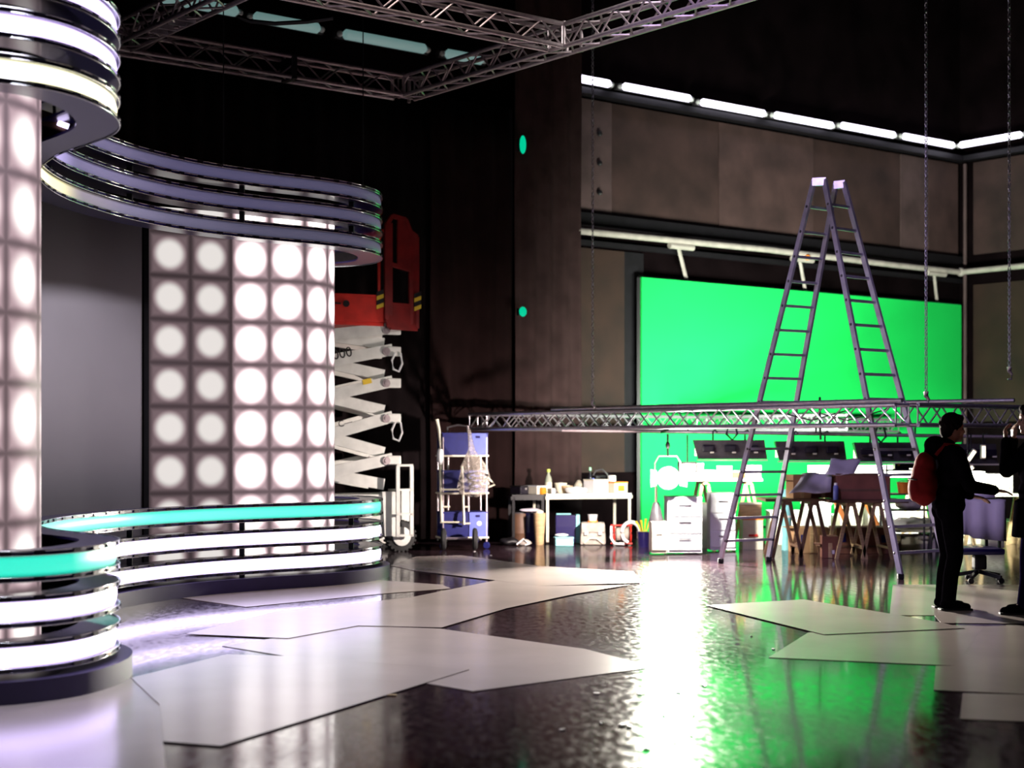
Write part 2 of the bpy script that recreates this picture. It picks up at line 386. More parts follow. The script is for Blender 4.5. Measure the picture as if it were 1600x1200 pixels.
# curtains
def curtain(s0, s1, z0, z1, n, m, name, label, amp=.035, per=.36, parent=None):
    # s measured to the left from the px-905 edge
    E = W(905, 690, n); E.z = 0; N = int((s1-s0)/.045); rows = []
    prof = []
    ph = random.random()*6
    for i in range(N+1):
        s = s0+(s1-s0)*i/N
        o = amp*(math.sin(s*2*PI/per+ph+.8*math.sin(s*1.7))+.5*math.sin(s*2*PI/(per*2.3)+1))
        prof.append(E-A1*s-A2*o)
    for k in range(9):
        z = z0+(z1-z0)*k/8
        rows.append([p+UP*z+A1*.01*math.sin(k*1.3+i*.2) for i, p in enumerate(prof)])
    mb = MB(); mb.grid(rows); o = mb.build(name, m, parent, True, fixn=False)
    md = o.modifiers.new('thick', 'SOLIDIFY'); md.thickness = .012
    if parent is None: tag(o, label, 'curtain')
    return o
curtain(0, 1.28, .72, 9.4, 19.05, 'curtain', 'curtain', 'brown-grey pleated drape to the left of the green screen, behind the work tables')
curtain(1.34, 2.9, .06, 6.6, 19.15, 'curtain_mid', 'curtain', 'dark brown pleated drape behind the hand truck and blue crates')
curtain(2.86, 12.5, .06, 6.6, 19.2, 'curtain_dark', 'curtain', 'black pleated drape behind the scissor lift and light wall')
curtain(-.05, 1.5, .02, .9, 19.3, 'curtain_dark', 'curtain', 'short black skirt drape low behind the work tables', .02)
for u, v, rx, rz, lab in ((817, 487, .068, .075, 'round green signal lamp glowing low on the dark drape'), (817, 226, .055, .14, 'tall green signal lamp glowing high on the dark drape')):
    p = W(u, v, 18.85); t = thing('signal_lamp', lab, 'lamp', p)
    MB().ball(p, (rx, .04, rz), RH).build('lens', 'signal', t, True)
    MB().box(p+A2*.07, (rx*1.3, .06, rz*1.4), RH, .01).build('housing', 'black', t)

# floor sheets
sheets = [
 ('beige hardboard sheet lying on the floor at the bottom left corner', [(-260, 1210), (-300, 1120), (-60, 1108), (30, 1085), (205, 1061), (249, 1103), (262, 1230), (250, 1290), (-300, 1330)], .004),
 ('large hardboard sheet with teal and lilac reflections before the near ring counter', [(205, 1061), (355, 1024), (453, 1027), (733, 1048), (345, 1168), (255, 1161), (249, 1103)], .011),
 ('long hardboard sheet in the middle of the floor, left of the glare', [(347, 1010), (560, 978), (688, 983), (915, 1015), (1022, 1043), (739, 1081), (669, 1069), (453, 1027)], .004),
 ('hardboard sheet with a pointed left tip between the light counter and the middle sheet', [(290, 992), (430, 957), (640, 935), (774, 908), (837, 917), (985, 915), (900, 929), (791, 952), (690, 982), (560, 979), (450, 999)], .011),
 ('lilac-lit hardboard sheet along the foot of the far light counter', [(264, 932), (384, 949), (600, 928), (705, 920), (690, 914), (581, 906), (400, 919)], .004),
 ('far hardboard sheet beside the scissor lift wheel', [(610, 884), (650, 870), (720, 868), (853, 886), (651, 893)], .004),
 ('glaring hardboard sheet in front of the work tables', [(651, 893), (853, 886), (990, 894), (1000, 912), (837, 917), (775, 908)], .011),
 ('hardboard sheet with a pointed left tip in front of the ladder foot', [(1102, 947), (1256, 938), (1401, 962), (1469, 974), (1507, 983), (1287, 993)], .011),
 ('hardboard sheet lying under the pointed one, in front of the ladder', [(1201, 1028), (1263, 989), (1400, 975), (1538, 979), (1492, 1041)], .004),
 ('hardboard sheet at the right edge below the two people', [(1462, 1041), (1459, 1079), (1660, 1088), (1700, 975), (1538, 979), (1492, 1041)], .0035),
 ('nearest hardboard sheet at the right edge', [(1504, 1084), (1500, 1124), (1680, 1132), (1680, 1088)], .003),
 ('hardboard sheet the two people stand on', [(1395, 914), (1700, 914), (1700, 976), (1470, 974), (1460, 962), (1390, 962)], .0032),
]
for lab, poly, z in sheets:
    pts = [G(u, v) for u, v in poly]; c = sum(pts, Vector())/len(pts)
    b = MB().use('sheet'); z = .0068 if z > .005 else z*.5; b.prism([(p.x, p.y) for p in pts], z-.0015 if z > .005 else .0005, z+.0022, 'sheet_edge')
    o = b.build('floor_sheet', origin=(c.x, c.y, 0)); tag(o, lab, 'floor sheet', 'hardboard sheets laid on the floor')
# scraps
random.seed(3)
deb = MB().use('white')
for u, v in [(605, 1087), (878, 1141), (975, 1133), (985, 1135), (938, 1130), (1062, 1083), (1100, 1072), (1040, 1118), (1085, 1118), (1000, 1085), (740, 862), (765, 868), (1172, 995), (1210, 1015), (1080, 1150), (1055, 1160), (1010, 1170), (930, 1084)]:
    p = G(u+random.uniform(-3, 3), v); s = random.uniform(.008, .022)
    deb.box((p.x, p.y, .004), (s*1.8, s, .006), Matrix.Rotation(random.random()*3, 3, 'Z'))
tag(deb.build('floor_scraps'), 'tiny pale scraps and splinters scattered on the dark floor', 'debris', kind='stuff')
p = G(605, 1087); 
tag(MB().box((0, 0, .004), (.11, .025, .006)).build('wood_splinter', 'wood'), 'thin pale wood splinter at the edge of the large front sheet', 'splinter').location = (p.x, p.y, 0)
# ================================================================= LIGHT COUNTER AND CANOPY
CTRL = [(-5.2, 10.6), (-4.75, 9.75), (-4.2, 9.2), (-3.6, 9.0), (-3.2, 8.98), (-2.9, 9.06), (-2.64, 9.3), (-2.53, 9.63), (-2.50, 9.92), (-2.52, 10.18), (-2.59, 10.45), (-2.72, 10.68), (-2.93, 10.95),
 (-3.22, 11.3), (-3.46, 11.72), (-3.66, 12.25), (-3.75, 12.8), (-3.76, 13.38), (-3.66, 14.05), (-3.44, 14.8), (-3.05, 15.5), (-2.5, 16.08), (-1.98, 16.5), (-1.62, 16.95), (-1.45, 17.5), (-1.50, 18.05), (-1.72, 18.42), (-2.1, 18.62), (-2.7, 18.65), (-3.6, 18.5)]
def catmull(P, step=.06):
    P = [Vector((p[0], p[1], 0)) for p in P]; out = []
    for i in range(len(P)-1):
        p0, p1, p2, p3 = P[max(i-1, 0)], P[i], P[i+1], P[min(i+2, len(P)-1)]
        n = max(2, int((p2-p1).length/step))
        for k in range(n):
            t = k/n
            out.append(.5*((2*p1)+(-p0+p2)*t+(2*p0-5*p1+4*p2-p3)*t*t+(-p0+3*p1-3*p2+p3)*t**3))
    out.append(P[-1]); return out
def smooth_pts(P, it=3):
    for _ in range(it): P = [P[0]]+[(P[i-1]+2*P[i]+P[i+1])/4 for i in range(1, len(P)-1)]+[P[-1]]
    return P
CRV = smooth_pts(catmull(CTRL), 6)
def normals(P):
    out = []
    for i in range(len(P)):
        t = (P[min(i+1, len(P)-1)]-P[max(i-1, 0)]).normalized(); out.append(Vector((t.y, -t.x, 0)))
    return out
NRM = normals(CRV)
ARC = [0]
for a_, c_ in zip(CRV, CRV[1:]): ARC.append(ARC[-1]+(c_-a_).length)
def offs(d, z, i0=0, i1=None):
    i1 = len(CRV) if i1 is None else i1
    return [CRV[i]+NRM[i]*d+UP*z for i in range(i0, i1)]
def near_idx(x, y): return min(range(len(CRV)), key=lambda i: (CRV[i]-Vector((x, y, 0))).length)
NOTCH = near_idx(-3.72, 12.6)
def strip(mb, d0, d1, z0, z1, i0=0, i1=None):       # closed rectangular section swept along the curve
    i1 = len(CRV) if i1 is None else i1; n = len(mb.bm.faces)
    rings = [[mb.bm.verts.new(CRV[i]+NRM[i]*d+UP*z) for d, z in ((d0, z0), (d1, z0), (d1, z1), (d0, z1))] for i in range(i0, i1)]
    for A, B in zip(rings, rings[1:]):
        for k in range(4): j = (k+1) % 4; mb.bm.faces.new((A[k], A[j], B[j], B[k]))
    mb.bm.faces.new(rings[0][::-1]); mb.bm.faces.new(rings[-1]); mb._tag(n); return mb
def ramp_glow(name, stops, edge=1.3):
    """emission that follows the strip: stops = (arc length, rgb, strength)"""
    m = bpy.data.materials.new(name); m.use_nodes = True; nt = m.node_tree; b = nt.nodes['Principled BSDF']
    uv = nt.nodes.new('ShaderNodeUVMap'); sx = nt.nodes.new('ShaderNodeSeparateXYZ'); nt.links.new(uv.outputs[0], sx.inputs[0])
    r = nt.nodes.new('ShaderNodeValToRGB'); r.color_ramp.interpolation = 'EASE'
    tot = ARC[-1]; els = r.color_ramp.elements
    while len(els) < len(stops): els.new(.5)
    for e, (a, c, s) in zip(els, stops): e.position = a/tot; e.color = (*[q*s/6 for q in c], 1)
    nt.links.new(sx.outputs[0], r.inputs[0]); nt.links.new(r.outputs[0], b.inputs['Emission Color'])
    # emission dimmed towards both edges; the coloured rims imitate bloom
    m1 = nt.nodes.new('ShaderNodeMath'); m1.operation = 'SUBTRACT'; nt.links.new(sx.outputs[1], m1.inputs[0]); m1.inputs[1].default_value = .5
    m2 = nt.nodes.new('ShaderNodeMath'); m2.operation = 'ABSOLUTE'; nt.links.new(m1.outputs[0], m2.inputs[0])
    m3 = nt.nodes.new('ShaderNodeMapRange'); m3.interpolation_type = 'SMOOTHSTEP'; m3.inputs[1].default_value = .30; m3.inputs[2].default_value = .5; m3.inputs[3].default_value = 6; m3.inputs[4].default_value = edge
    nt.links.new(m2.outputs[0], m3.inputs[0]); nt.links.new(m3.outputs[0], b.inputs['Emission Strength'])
    b.inputs['Base Color'].default_value = (.30, .28, .40, 1); b.inputs['Roughness'].default_value = .35
    return m
def band(mb, z0, z1, i0, i1):
    uvl = mb.bm.loops.layers.uv.new('UVMap'); n = len(mb.bm.faces); K = 5
    rows = []
    for i in range(i0, i1):
        row = []
        for k in range(K+1):
            t = k/K; bulge = .012*math.sin(PI*t)
            row.append(mb.bm.verts.new(CRV[i]+NRM[i]*(-.025+bulge)+UP*(z0+(z1-z0)*t)))
        rows.append(row)
    for a in range(len(rows)-1):
        for k in range(K):
            f = mb.bm.faces.new((rows[a][k], rows[a+1][k], rows[a+1][k+1], rows[a][k+1]))
            for l, (ii, kk) in zip(f.loops, ((a, k), (a+1, k), (a+1, k+1), (a, k+1))): l[uvl].uv = (ARC[i0+ii]/ARC[-1], kk/K)
    return mb
def ring(parent, z0, bandm, depth=.24, i1=None, h=.125):
    """one ring: lower plate, light band, upper plate, polished edges"""
    n = len(CRV) if i1 is None else i1
    sh = strip(MB(), -depth, 0, z0-.022, z0-.004, 0, n); o = sh.build('ring_plate', 'navy', parent, True)
    sh = strip(MB(), -depth, 0, z0+h+.004, z0+h+.022, 0, n); o2 = sh.build('ring_plate', 'navy', parent, True)
    strip(MB(), -.07, -.05, z0-.004, z0+h+.004, 0, n).build('band_backing', 'grey_dark', parent)
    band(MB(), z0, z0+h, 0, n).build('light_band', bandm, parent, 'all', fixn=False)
    for zz, pl in ((z0-.013, o), (z0+h+.013, o2)):
        for dz in (-.013, .013):
            MB().path(offs(.004, zz+dz, 0, n), .0045, 5).build('chrome_rail', 'chrome', pl, 'all')
        # clips along the polished edge
        mb = MB(); k = 0; L = .0
        for i in range(0, n-1):
            if ARC[i] >= L:
                L += .235; q = CRV[i]+NRM[i]*.006+UP*zz; t = (CRV[i+1]-CRV[i]).normalized()
                mb.bar(q-t*.035, q+t*.035, .022, .008)
        mb.build('edge_clips', 'black_gloss', pl)['kind'] = 'stuff'
T = ARC[-1]; aN = ARC[NOTCH]
WV = (.66, .52, 1)
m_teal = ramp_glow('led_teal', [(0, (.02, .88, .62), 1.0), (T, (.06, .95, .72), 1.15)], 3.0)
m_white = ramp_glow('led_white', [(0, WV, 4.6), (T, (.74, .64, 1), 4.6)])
m_up = ramp_glow('led_white_then_dark', [(0, WV, 3.6), (aN-2.4, WV, 3.6), (aN-1.9, WV, .8), (aN-.6, WV, .8), (aN-.1, WV, 2.4), (aN+.5, (.6, .5, 1), .9), (aN+1.1, (.18, .16, .36), .45), (aN+2.5, (.16, .15, .32), .40), (T-2.2, (.14, .14, .24), .38), (T, (.1, .1, .12), .25)])  # faint glow at the unlit far end stands in for room light
m_warm = ramp_glow('led_warm_then_dark', [(0, (1, .96, .62), 3.2), (aN-2.4, (1, .95, .6), 3.2), (aN-1.9, (1, .95, .6), .8), (aN-.6, (1, .95, .55), .9), (aN-.1, (1, .95, .55), 2.6), (aN+.5, (1, .9, .45), 1.4), (aN+1.2, (.35, .3, .28), .5), (aN+2.2, (.16, .16, .28), .42), (T-2.2, (.14, .14, .23), .38), (T, (.1, .1, .12), .25)])  # far end likewise glows faintly in place of room light
base = G(207, 1045)
cnt = thing('curved_light_counter', 'low S-curved counter of three stacked light rings, teal above two white, on a dark plinth', 'counter', (-3.0, 12, 0))
strip(MB(), -.62, .085, 0, .135).build('plinth', 'plinth', cnt, True)
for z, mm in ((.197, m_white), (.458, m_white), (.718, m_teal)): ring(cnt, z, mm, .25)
def post(parent, i, z0, z1): 
    q = CRV[i]-NRM[i]*.15; MB().box((q.x, q.y, (z0+z1)/2), (.05, .05, z1-z0)).build('post', 'black', parent)
L = .6
for i in range(len(CRV)):
    if ARC[i] >= L:
        L += 1.45
        if i < NOTCH: continue
        for z0, z1 in ((.135, .175), (.344, .436), (.605, .696)): post(cnt, i, z0, z1)
can = thing('curved_light_canopy', 'S-curved overhead canopy of three light rings, lit near and dark at the far end', 'canopy', (-3.0, 12, 3.5))
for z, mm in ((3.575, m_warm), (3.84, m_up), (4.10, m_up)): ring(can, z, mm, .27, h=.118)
L = .6
for i in range(len(CRV)):
    if ARC[i] >= L:
        L += 1.45
        if i < NOTCH: continue
        for z0, z1 in ((3.714, 3.818), (3.98, 4.078)): post(can, i, z0, z1)
for x, y in ((-3.6, 9.35), (-3.3, 11.9), (-2.9, 16.0), (-2.0, 17.6)):   # steel hangers that carry the canopy
    i = near_idx(x, y); q = CRV[i]-NRM[i]*.2; MB().tube((q.x, q.y, 4.24), (q.x, q.y, 11), .006).build('hanger_wire', 'black', can)

# backlit panels
def spot_material(name, cellw, cellh, amp, ground, u0=0, v0=0, edge=.30, soft=.14):
    m = bpy.data.materials.new(name); m.use_nodes = True; nt = m.node_tree; b = nt.nodes['Principled BSDF']; L = nt.links.new
    uv = nt.nodes.new('ShaderNodeUVMap'); mp = nt.nodes.new('ShaderNodeMapping'); L(uv.outputs[0], mp.inputs[0])
    mp.inputs['Location'].default_value = (u0, v0, 0); mp.inputs['Scale'].default_value = (1/cellw, 1/cellh, 1)
    fr = nt.nodes.new('ShaderNodeVectorMath'); fr.operation = 'FRACTION'; L(mp.outputs[0], fr.inputs[0])
    sb = nt.nodes.new('ShaderNodeVectorMath'); sb.operation = 'SUBTRACT'; L(fr.outputs[0], sb.inputs[0]); sb.inputs[1].default_value = (.5, .5, 0)
    fl = nt.nodes.new('ShaderNodeVectorMath'); fl.operation = 'MULTIPLY'; L(sb.outputs[0], fl.inputs[0]); fl.inputs[1].default_value = (1, 1, 0)
    ln = nt.nodes.new('ShaderNodeVectorMath'); ln.operation = 'LENGTH'; L(fl.outputs[0], ln.inputs[0])
    r = nt.nodes.new('ShaderNodeMapRange'); r.interpolation_type = 'SMOOTHSTEP'
    r.inputs[1].default_value = edge; r.inputs[2].default_value = edge+soft*2; r.inputs[3].default_value = amp; r.inputs[4].default_value = 0
    L(ln.outputs['Value'], r.inputs[0])
    # soft shadow of the lattice behind, painted into the emission
    ab = nt.nodes.new('ShaderNodeVectorMath'); ab.operation = 'ABSOLUTE'; L(sb.outputs[0], ab.inputs[0])
    sp = nt.nodes.new('ShaderNodeSeparateXYZ'); L(ab.outputs[0], sp.inputs[0])
    mx = nt.nodes.new('ShaderNodeMath'); mx.operation = 'MAXIMUM'; L(sp.outputs[0], mx.inputs[0]); L(sp.outputs[1], mx.inputs[1])
    r2 = nt.nodes.new('ShaderNodeMapRange'); r2.interpolation_type = 'SMOOTHSTEP'
    r2.inputs[1].default_value = .36; r2.inputs[2].default_value = .5; r2.inputs[3].default_value = ground; r2.inputs[4].default_value = ground*.3
    L(mx.outputs[0], r2.inputs[0])
    ad = nt.nodes.new('ShaderNodeMath'); L(r.outputs[0], ad.inputs[0]); L(r2.outputs[0], ad.inputs[1])
    L(ad.outputs[0], b.inputs['Emission Strength'])
    cf = nt.nodes.new('ShaderNodeMapRange'); cf.inputs[1].default_value = ground; cf.inputs[2].default_value = amp; L(ad.outputs[0], cf.inputs[0])
    cm = nt.nodes.new('ShaderNodeMix'); cm.data_type = 'RGBA'; L(cf.outputs[0], cm.inputs['Factor']); cm.inputs['A'].default_value = (1, .70, .76, 1); cm.inputs['B'].default_value = (1, .94, .90, 1)
    L(cm.outputs['Result'], b.inputs['Emission Color'])
    b.inputs['Base Color'].default_value = (.05, .035, .04, 1); b.inputs['Roughness'].default_value = .6; b.inputs['Specular IOR Level'].default_value = .15
    return m
def panel(P, z0, z1, m, name, parent, th=.03, u_start=0):
    P = smooth_pts(catmull(P, .05), 2); N = normals(P); mb = MB(); uvl = mb.bm.loops.layers.uv.new('UVMap')
    A = [0]
    for a_, c_ in zip(P, P[1:]): A.append(A[-1]+(c_-a_).length)
    R = [[mb.bm.verts.new(p+UP*z) for z in (z0, z1)] for p in P]; Q = [[mb.bm.verts.new(p-n*th+UP*z) for z in (z0, z1)] for p, n in zip(P, N)]
    for i in range(len(P)-1):
        f = mb.bm.faces.new((R[i][0], R[i+1][0], R[i+1][1], R[i][1]))
        for l, (a, zz) in zip(f.loops, ((A[i], z0), (A[i+1], z0), (A[i+1], z1), (A[i], z1))): l[uvl].uv = (a+u_start, zz)
        f.material_index = 0
        for vs in ((Q[i][1], Q[i+1][1], Q[i+1][0], Q[i][0]), (R[i][1], R[i+1][1], Q[i+1][1], Q[i][1]), (R[i][0], Q[i][0], Q[i+1][0], R[i+1][0])):
            mb.bm.faces.new(vs).material_index = 1
    mb.bm.faces.new((R[0][0], R[0][1], Q[0][1], Q[0][0])).material_index = 1; mb.bm.faces.new((R[-1][0], Q[-1][0], Q[-1][1], R[-1][1])).material_index = 1
    mb.mats = [m, 'grey_dark']; return mb.build(name, None, parent, 'all', fixn=False), A[-1]
ZT = 3.93; CH = .452; v_off = .5
m_spot_dim = spot_material('backlit_dim', .455, CH, .64, .16, 0, -.13, .22, .11)
m_spot_on = spot_material('backlit_bright', .40, CH, 2.0, .50, 0, -.13, .24, .13)
m_spot_near = spot_material('backlit_near', .40, CH*1.0, 1.2, .50, .12, -.15, .12, .20)
bw = thing('backlit_panel_wall', 'curved backlit wall with a grid of round white glows behind the far counter', 'light wall', (-3.0, 17.2, 0))
panel([(-3.745, 16.35), (-3.35, 16.6), (-2.97, 16.86)], .12, ZT, m_spot_dim, 'dim_panel', bw)
panel([(-2.975, 16.858), (-2.62, 16.98), (-2.30, 17.12), (-2.10, 17.33), (-2.005, 17.65), (-2.02, 18.0), (-2.2, 18.25), (-2.7, 18.3)], .12, ZT, m_spot_on, 'bright_panel', bw)
MB().bar((-3.765, 16.36, .12), (-3.765, 16.36, ZT), .05, .05).build('corner_post', 'black', bw)
gw = thing('grey_screen_wall', 'plain grey curved screen wall between the two backlit walls, with pale right edge', 'screen', (-4.2, 15, 0))
panel([(-4.75, 13.2), (-4.55, 14.3), (-4.28, 15.2), (-4.02, 15.85), (-3.80, 16.3)], .12, ZT, 'screen_grey', 'screen', gw)
nw = thing('near_backlit_wall', 'near curved backlit wall cut by the left edge of the picture', 'light wall', (-3.8, 10.3, 0))
panel([(-5.0, 10.0), (-4.5, 9.78), (-4.05, 9.75), (-3.65, 9.83), (-3.34, 10.03), (-3.18, 10.32), (-3.15, 10.62)], .12, ZT-.05, m_spot_near, 'bright_panel', nw)
# small lamp tucked under the near canopy
p = PD(97, 193, 10.9)
t = thing('small_spot_lamp', 'small lit spot lamp tucked inside the near curve of the canopy', 'lamp', p)
R = Matrix.Rotation(.35, 3, 'Y')
MB().box(p+Vector((-.07, .06, .02)), (.22, .12, .1), R, .01).build('housing', 'wood_dark', t)
MB().box(p+Vector((.01, -.01, -.01)), (.075, .02, .035), R).build('lens', 'led_on', t)
MB().tube(p+Vector((-.07, .06, .05)), (p.x-.07, p.y+.06, 11), .012).build('drop_rod', 'black', t)
# ================================================================= TRUSSES
def truss_run(parent, p0, p1, z0, h, m, wd=.22, bay=.24, name_m=None, ends=True, rc=.024, rl=.010, lo=False):
    """square box truss: four chords as parts, lacing of each face as one joined part"""
    p0 = Vector((p0.x, p0.y, 0)); p1 = Vector((p1.x, p1.y, 0)); d = (p1-p0).normalized(); s = Vector((d.y, -d.x, 0))*wd/2
    cs = [(p0+s+UP*z0, p1+s+UP*z0), (p0-s+UP*z0, p1-s+UP*z0), (p0+s+UP*(z0+h), p1+s+UP*(z0+h)), (p0-s+UP*(z0+h), p1-s+UP*(z0+h))]
    for a, c in cs: MB().tube(a, c, rc, seg=10).build('chord', m, parent, True)
    L = (p1-p0).length; n = max(2, round(L/bay)); st = L/n
    def face(ca, cb):
        mb = MB()
        for i in range(n):
            a = ca+d*st*i; c = cb+d*st*(i+1)
            if i % 2: a, c = cb+d*st*i, ca+d*st*(i+1)
            mb.tube(a, c, rl, seg=5, cap=False)
        for q in (0, n): mb.tube(ca+d*st*q, cb+d*st*q, rl, seg=5, cap=False)
        mb.build('lacing', m, parent)
    face(cs[0][0], cs[2][0]); face(cs[1][0], cs[3][0]); face(cs[0][0], cs[1][0]); face(cs[2][0], cs[3][0])
N_ = PD(1410, 632, 17.0); N_.z = 0
Lc = N_+A2*7.62; Rr = N_+A1*3.4; Fr = Lc+A1*9.5
zb, h = 1.68, .215
lt = thing('lowered_truss_frame', 'large aluminium truss frame hanging at head height in front of the ladder and green screen', 'truss', N_)
truss_run(lt, N_, Lc, zb, h, 'steel'); truss_run(lt, N_+A1*.12, Rr, zb, h, 'steel')
truss_run(lt, Lc+A1*.12, Fr, zb, h, 'steel')
truss_run(lt, Lc+A1*4.5+A2*-.1, Lc+A1*4.5-A2*3.0, zb, h, 'steel')
for q in (N_+A2*.0, Lc): MB().box(q+UP*(zb+h/2), (.3, .3, h+.05), RH, .01).build('corner_plate', 'steel', lt) if False else None
for a, c, lab in ((PD(862, 630, 21.8), PD(1410, 630, 17.1), 'long aluminium pipe lying on top of the near side of the lowered truss'), (PD(1030, 628, 22.0), PD(1585, 634, 19.0), 'second aluminium pipe lying across the top of the lowered truss')):
    a.z = c.z = zb+h+.05
    if 'second' in lab: a.z = c.z = zb+h+.10
    o = MB().tube(a, c, .025, seg=10).build('loose_pipe', 'steel', None, True, origin=a); tag(o, lab, 'pipe')
# lamp bar under the frame
ba, bb = PD(878, 672, 22.0), PD(1600, 683, 21.1); ba.z = 1.66; bb.z = 1.56
o = MB().tube(ba, bb, .024, seg=10).build('lamp_bar', 'steel_warm', None, True, origin=ba); tag(o, 'thin dark pipe carrying the black flood lights under the lowered truss', 'pipe')
def barpt(u):
    k = (u-800)/F; t = (k*ba.y-ba.x)/((bb.x-ba.x)-k*(bb.y-ba.y)); return ba+(bb-ba)*t
for u in (900, 1075, 1275, 1430):
    q = barpt(u); MB().tube(q, (q.x, q.y, zb+.02), .012).build('drop_clamp', 'black', lt)
# cyc flood lights
def flood(u0, u1, label, power=215, grp='black flood lights hanging from the lamp bar'):
    um = (u0+u1)/2; q = barpt(um); wd = (u1-u0)/F*q.y; z0, z1 = q.z-.36, q.z-.10
    t = thing('flood_light', label, 'stage light', (q.x, q.y, q.z), group=grp)
    b = MB(); yy = q.y
    # trapezoid housing leaning, open side facing the green screen
    A = [(q.x-wd/2, yy-.10, z1), (q.x+wd/2-.03, yy-.10, z1), (q.x+wd/2+.02, yy-.03, z0), (q.x-wd/2+.07, yy-.03, z0)]
    B = [(q.x-wd/2+.02, yy+.14, z1-.01), (q.x+wd/2-.05, yy+.14, z1-.01), (q.x+wd/2, yy+.16, z0+.02), (q.x-wd/2+.09, yy+.16, z0+.02)]
    av = [b.bm.verts.new(p) for p in A]; bv = [b.bm.verts.new(p) for p in B]
    b.bm.faces.new(av)
    for i in range(4): j = (i+1) % 4; b.bm.faces.new((av[i], bv[i], bv[j], av[j]))
    b.bm.faces.new(bv[::-1])
    b.build('housing', 'grey_dark', t)
    MB().slab([(q.x-wd/2+.05, yy+.165, z0+.04), (q.x+wd/2-.07, yy+.165, z0+.04), (q.x+wd/2-.07, yy+.15, z1-.03), (q.x-wd/2+.05, yy+.15, z1-.03)], (0, 1, 0), .01).build('reflector', 'flood_glow', t)
    MB().bar((q.x-wd/2+.06, yy-.02, z0-.015), (q.x+wd/2+.02, yy-.02, z0-.015), .02, .10).build('lower_flap', 'cream', t)  # cream colour paints the light caught along the bottom edge
    for k in range(3):
        xx = q.x+(-.3+.3*k)*wd; MB().box((xx, yy-.11, z0+.14), (.16, .05, .09), None, .012).build('lamp_box', 'black_gloss', t)
        MB().box((xx+.05, yy-.135, z0+.09), (.05, .02, .02)).build('label_plate', 'cream', t)
    for s in (-.22, .22):
        MB().path([(q.x+s*wd, yy, z1-.02), (q.x+s*wd, yy, q.z+.02), (q.x+s*wd+.03, yy, q.z+.035), (q.x+s*wd+.06, yy, q.z+.0)], .012, 6).build('hook_clamp', 'black', t, True)
    a = lamp('flood_lamp', 'AREA', (q.x, yy+.20, z0+.12), power, (.92, 1, .86), wd*.8, .12, target=Vector((q.x+.5, yy+5.2, z0+.7)), spread=125)
    return t
flood(1082, 1196, 'leftmost of the wide black flood lights, left of the ladder rail')
flood(1209, 1320, 'wide black flood light hanging between the ladder legs, middle one')
flood(1332, 1430, 'wide black flood light just right of the ladder middle')
flood(1494, 1556, 'narrow black flood light hanging between the two people', 260)
# overhead truss frame
K = PD(635, 150, 18.2); K.z = 0; z5 = 5.44
ot = thing('overhead_truss_frame', 'rectangular truss frame hanging high in the dark above the studio', 'truss', (K.x, K.y, z5))
B1 = K-A2*2.83; KL = K-A1*3.55
truss_run(ot, KL-A1*3.5, K-A1*.12, z5, .22, 'steel_warm', bay=.27, rl=.011)
truss_run(ot, K, K-A2*7.4, z5, .22, 'steel_warm', bay=.22, rl=.011)
truss_run(ot, B1-A1*.14, B1-A1*4.6, z5, .22, 'steel_warm', bay=.27, rl=.011)
truss_run(ot, KL-A2*.14, KL-A2*5.0, z5, .22, 'steel_warm', bay=.22, rl=.011)
for q in (K, B1, KL): 
    for sx in (-1, 1):
        for sy in (-1, 1): MB().tube(q+A1*.115*sx+A2*.115*sy+UP*(z5-.02), q+A1*.115*sx+A2*.115*sy+UP*(z5+.25), .022, seg=8).build('corner_post', 'steel_warm', ot, True)
q = K-A1*1.55; MB().box(q+UP*(z5+.11), (.07, .27, .27), RH, .01).build('joint_plate', 'black', ot)
for i, k in enumerate((.9, 1.25, 1.6, 1.95)): 
    q = KL-A2*(.5+k*.55)-A1*.0; MB().bar(q+UP*(z5-.005)-A1*.09, q+UP*(z5-.005)+A1*.09, .05, .02).build('cross_plate', 'steel', ot)
# black cable over the light strip
p0 = PD(380, 30, 16.2); 
tag(MB().path([PD(372, 26, 16), PD(390, 33, 16), PD(430, 37, 16), PD(480, 34, 16), PD(520, 28, 16)], .022, 6).build('hanging_cable', 'black', None, True), 'black cable sagging under the overhead truss in front of a teal tube light', 'cable')
# ladder of chain hoists
def chain(a, zt, label, hook=True, link=.075):
    t = thing('hoist_chain', label, 'chain', a)
    mb = MB(); z = a.z+.1; i = 0
    while z < zt:
        R = Matrix.Rotation((i % 2)*PI/2+.6, 3, 'Z'); mb_pts = []
        for k in range(6):
            an = k*PI/3; q = R @ Vector((.016*math.cos(an), 0, 0)); mb_pts.append(a*1+Vector((q.x, q.y, z-a.z+link*.5*math.sin(an)*.95)))
        mb.path(mb_pts, .0065, 4, True); z += link*.72; i += 1
    mb.build('chain_links', 'steel', t)['kind'] = 'stuff'
    if hook:
        MB().path([a+UP*.11, a+UP*.06, a+Vector((.03, 0, .02)), a+Vector((.025, 0, -.03)), a+Vector((-.02, 0, -.035))], [.03, .025, .016, .014, .01], 8).build('hook', 'steel_warm', t, True)
    return t
def onN(u, n0, ax):
    k = (u-800)/F; t = (k*n0.y-n0.x)/(ax.x-k*ax.y); return n0+ax*t
q = onN(926, N_, A2); chain(Vector((q.x, q.y, zb+h+.04)), 11, 'hoist chain above the left part of the lowered truss')
q = onN(1447, N_, A1); chain(Vector((q.x, q.y, zb+h+.04)), 11, 'hoist chain right of the ladder, above the truss corner')
chain(PD(1577, 588, 18.2), 11, 'hoist chain with a dark hook near the right edge', True)

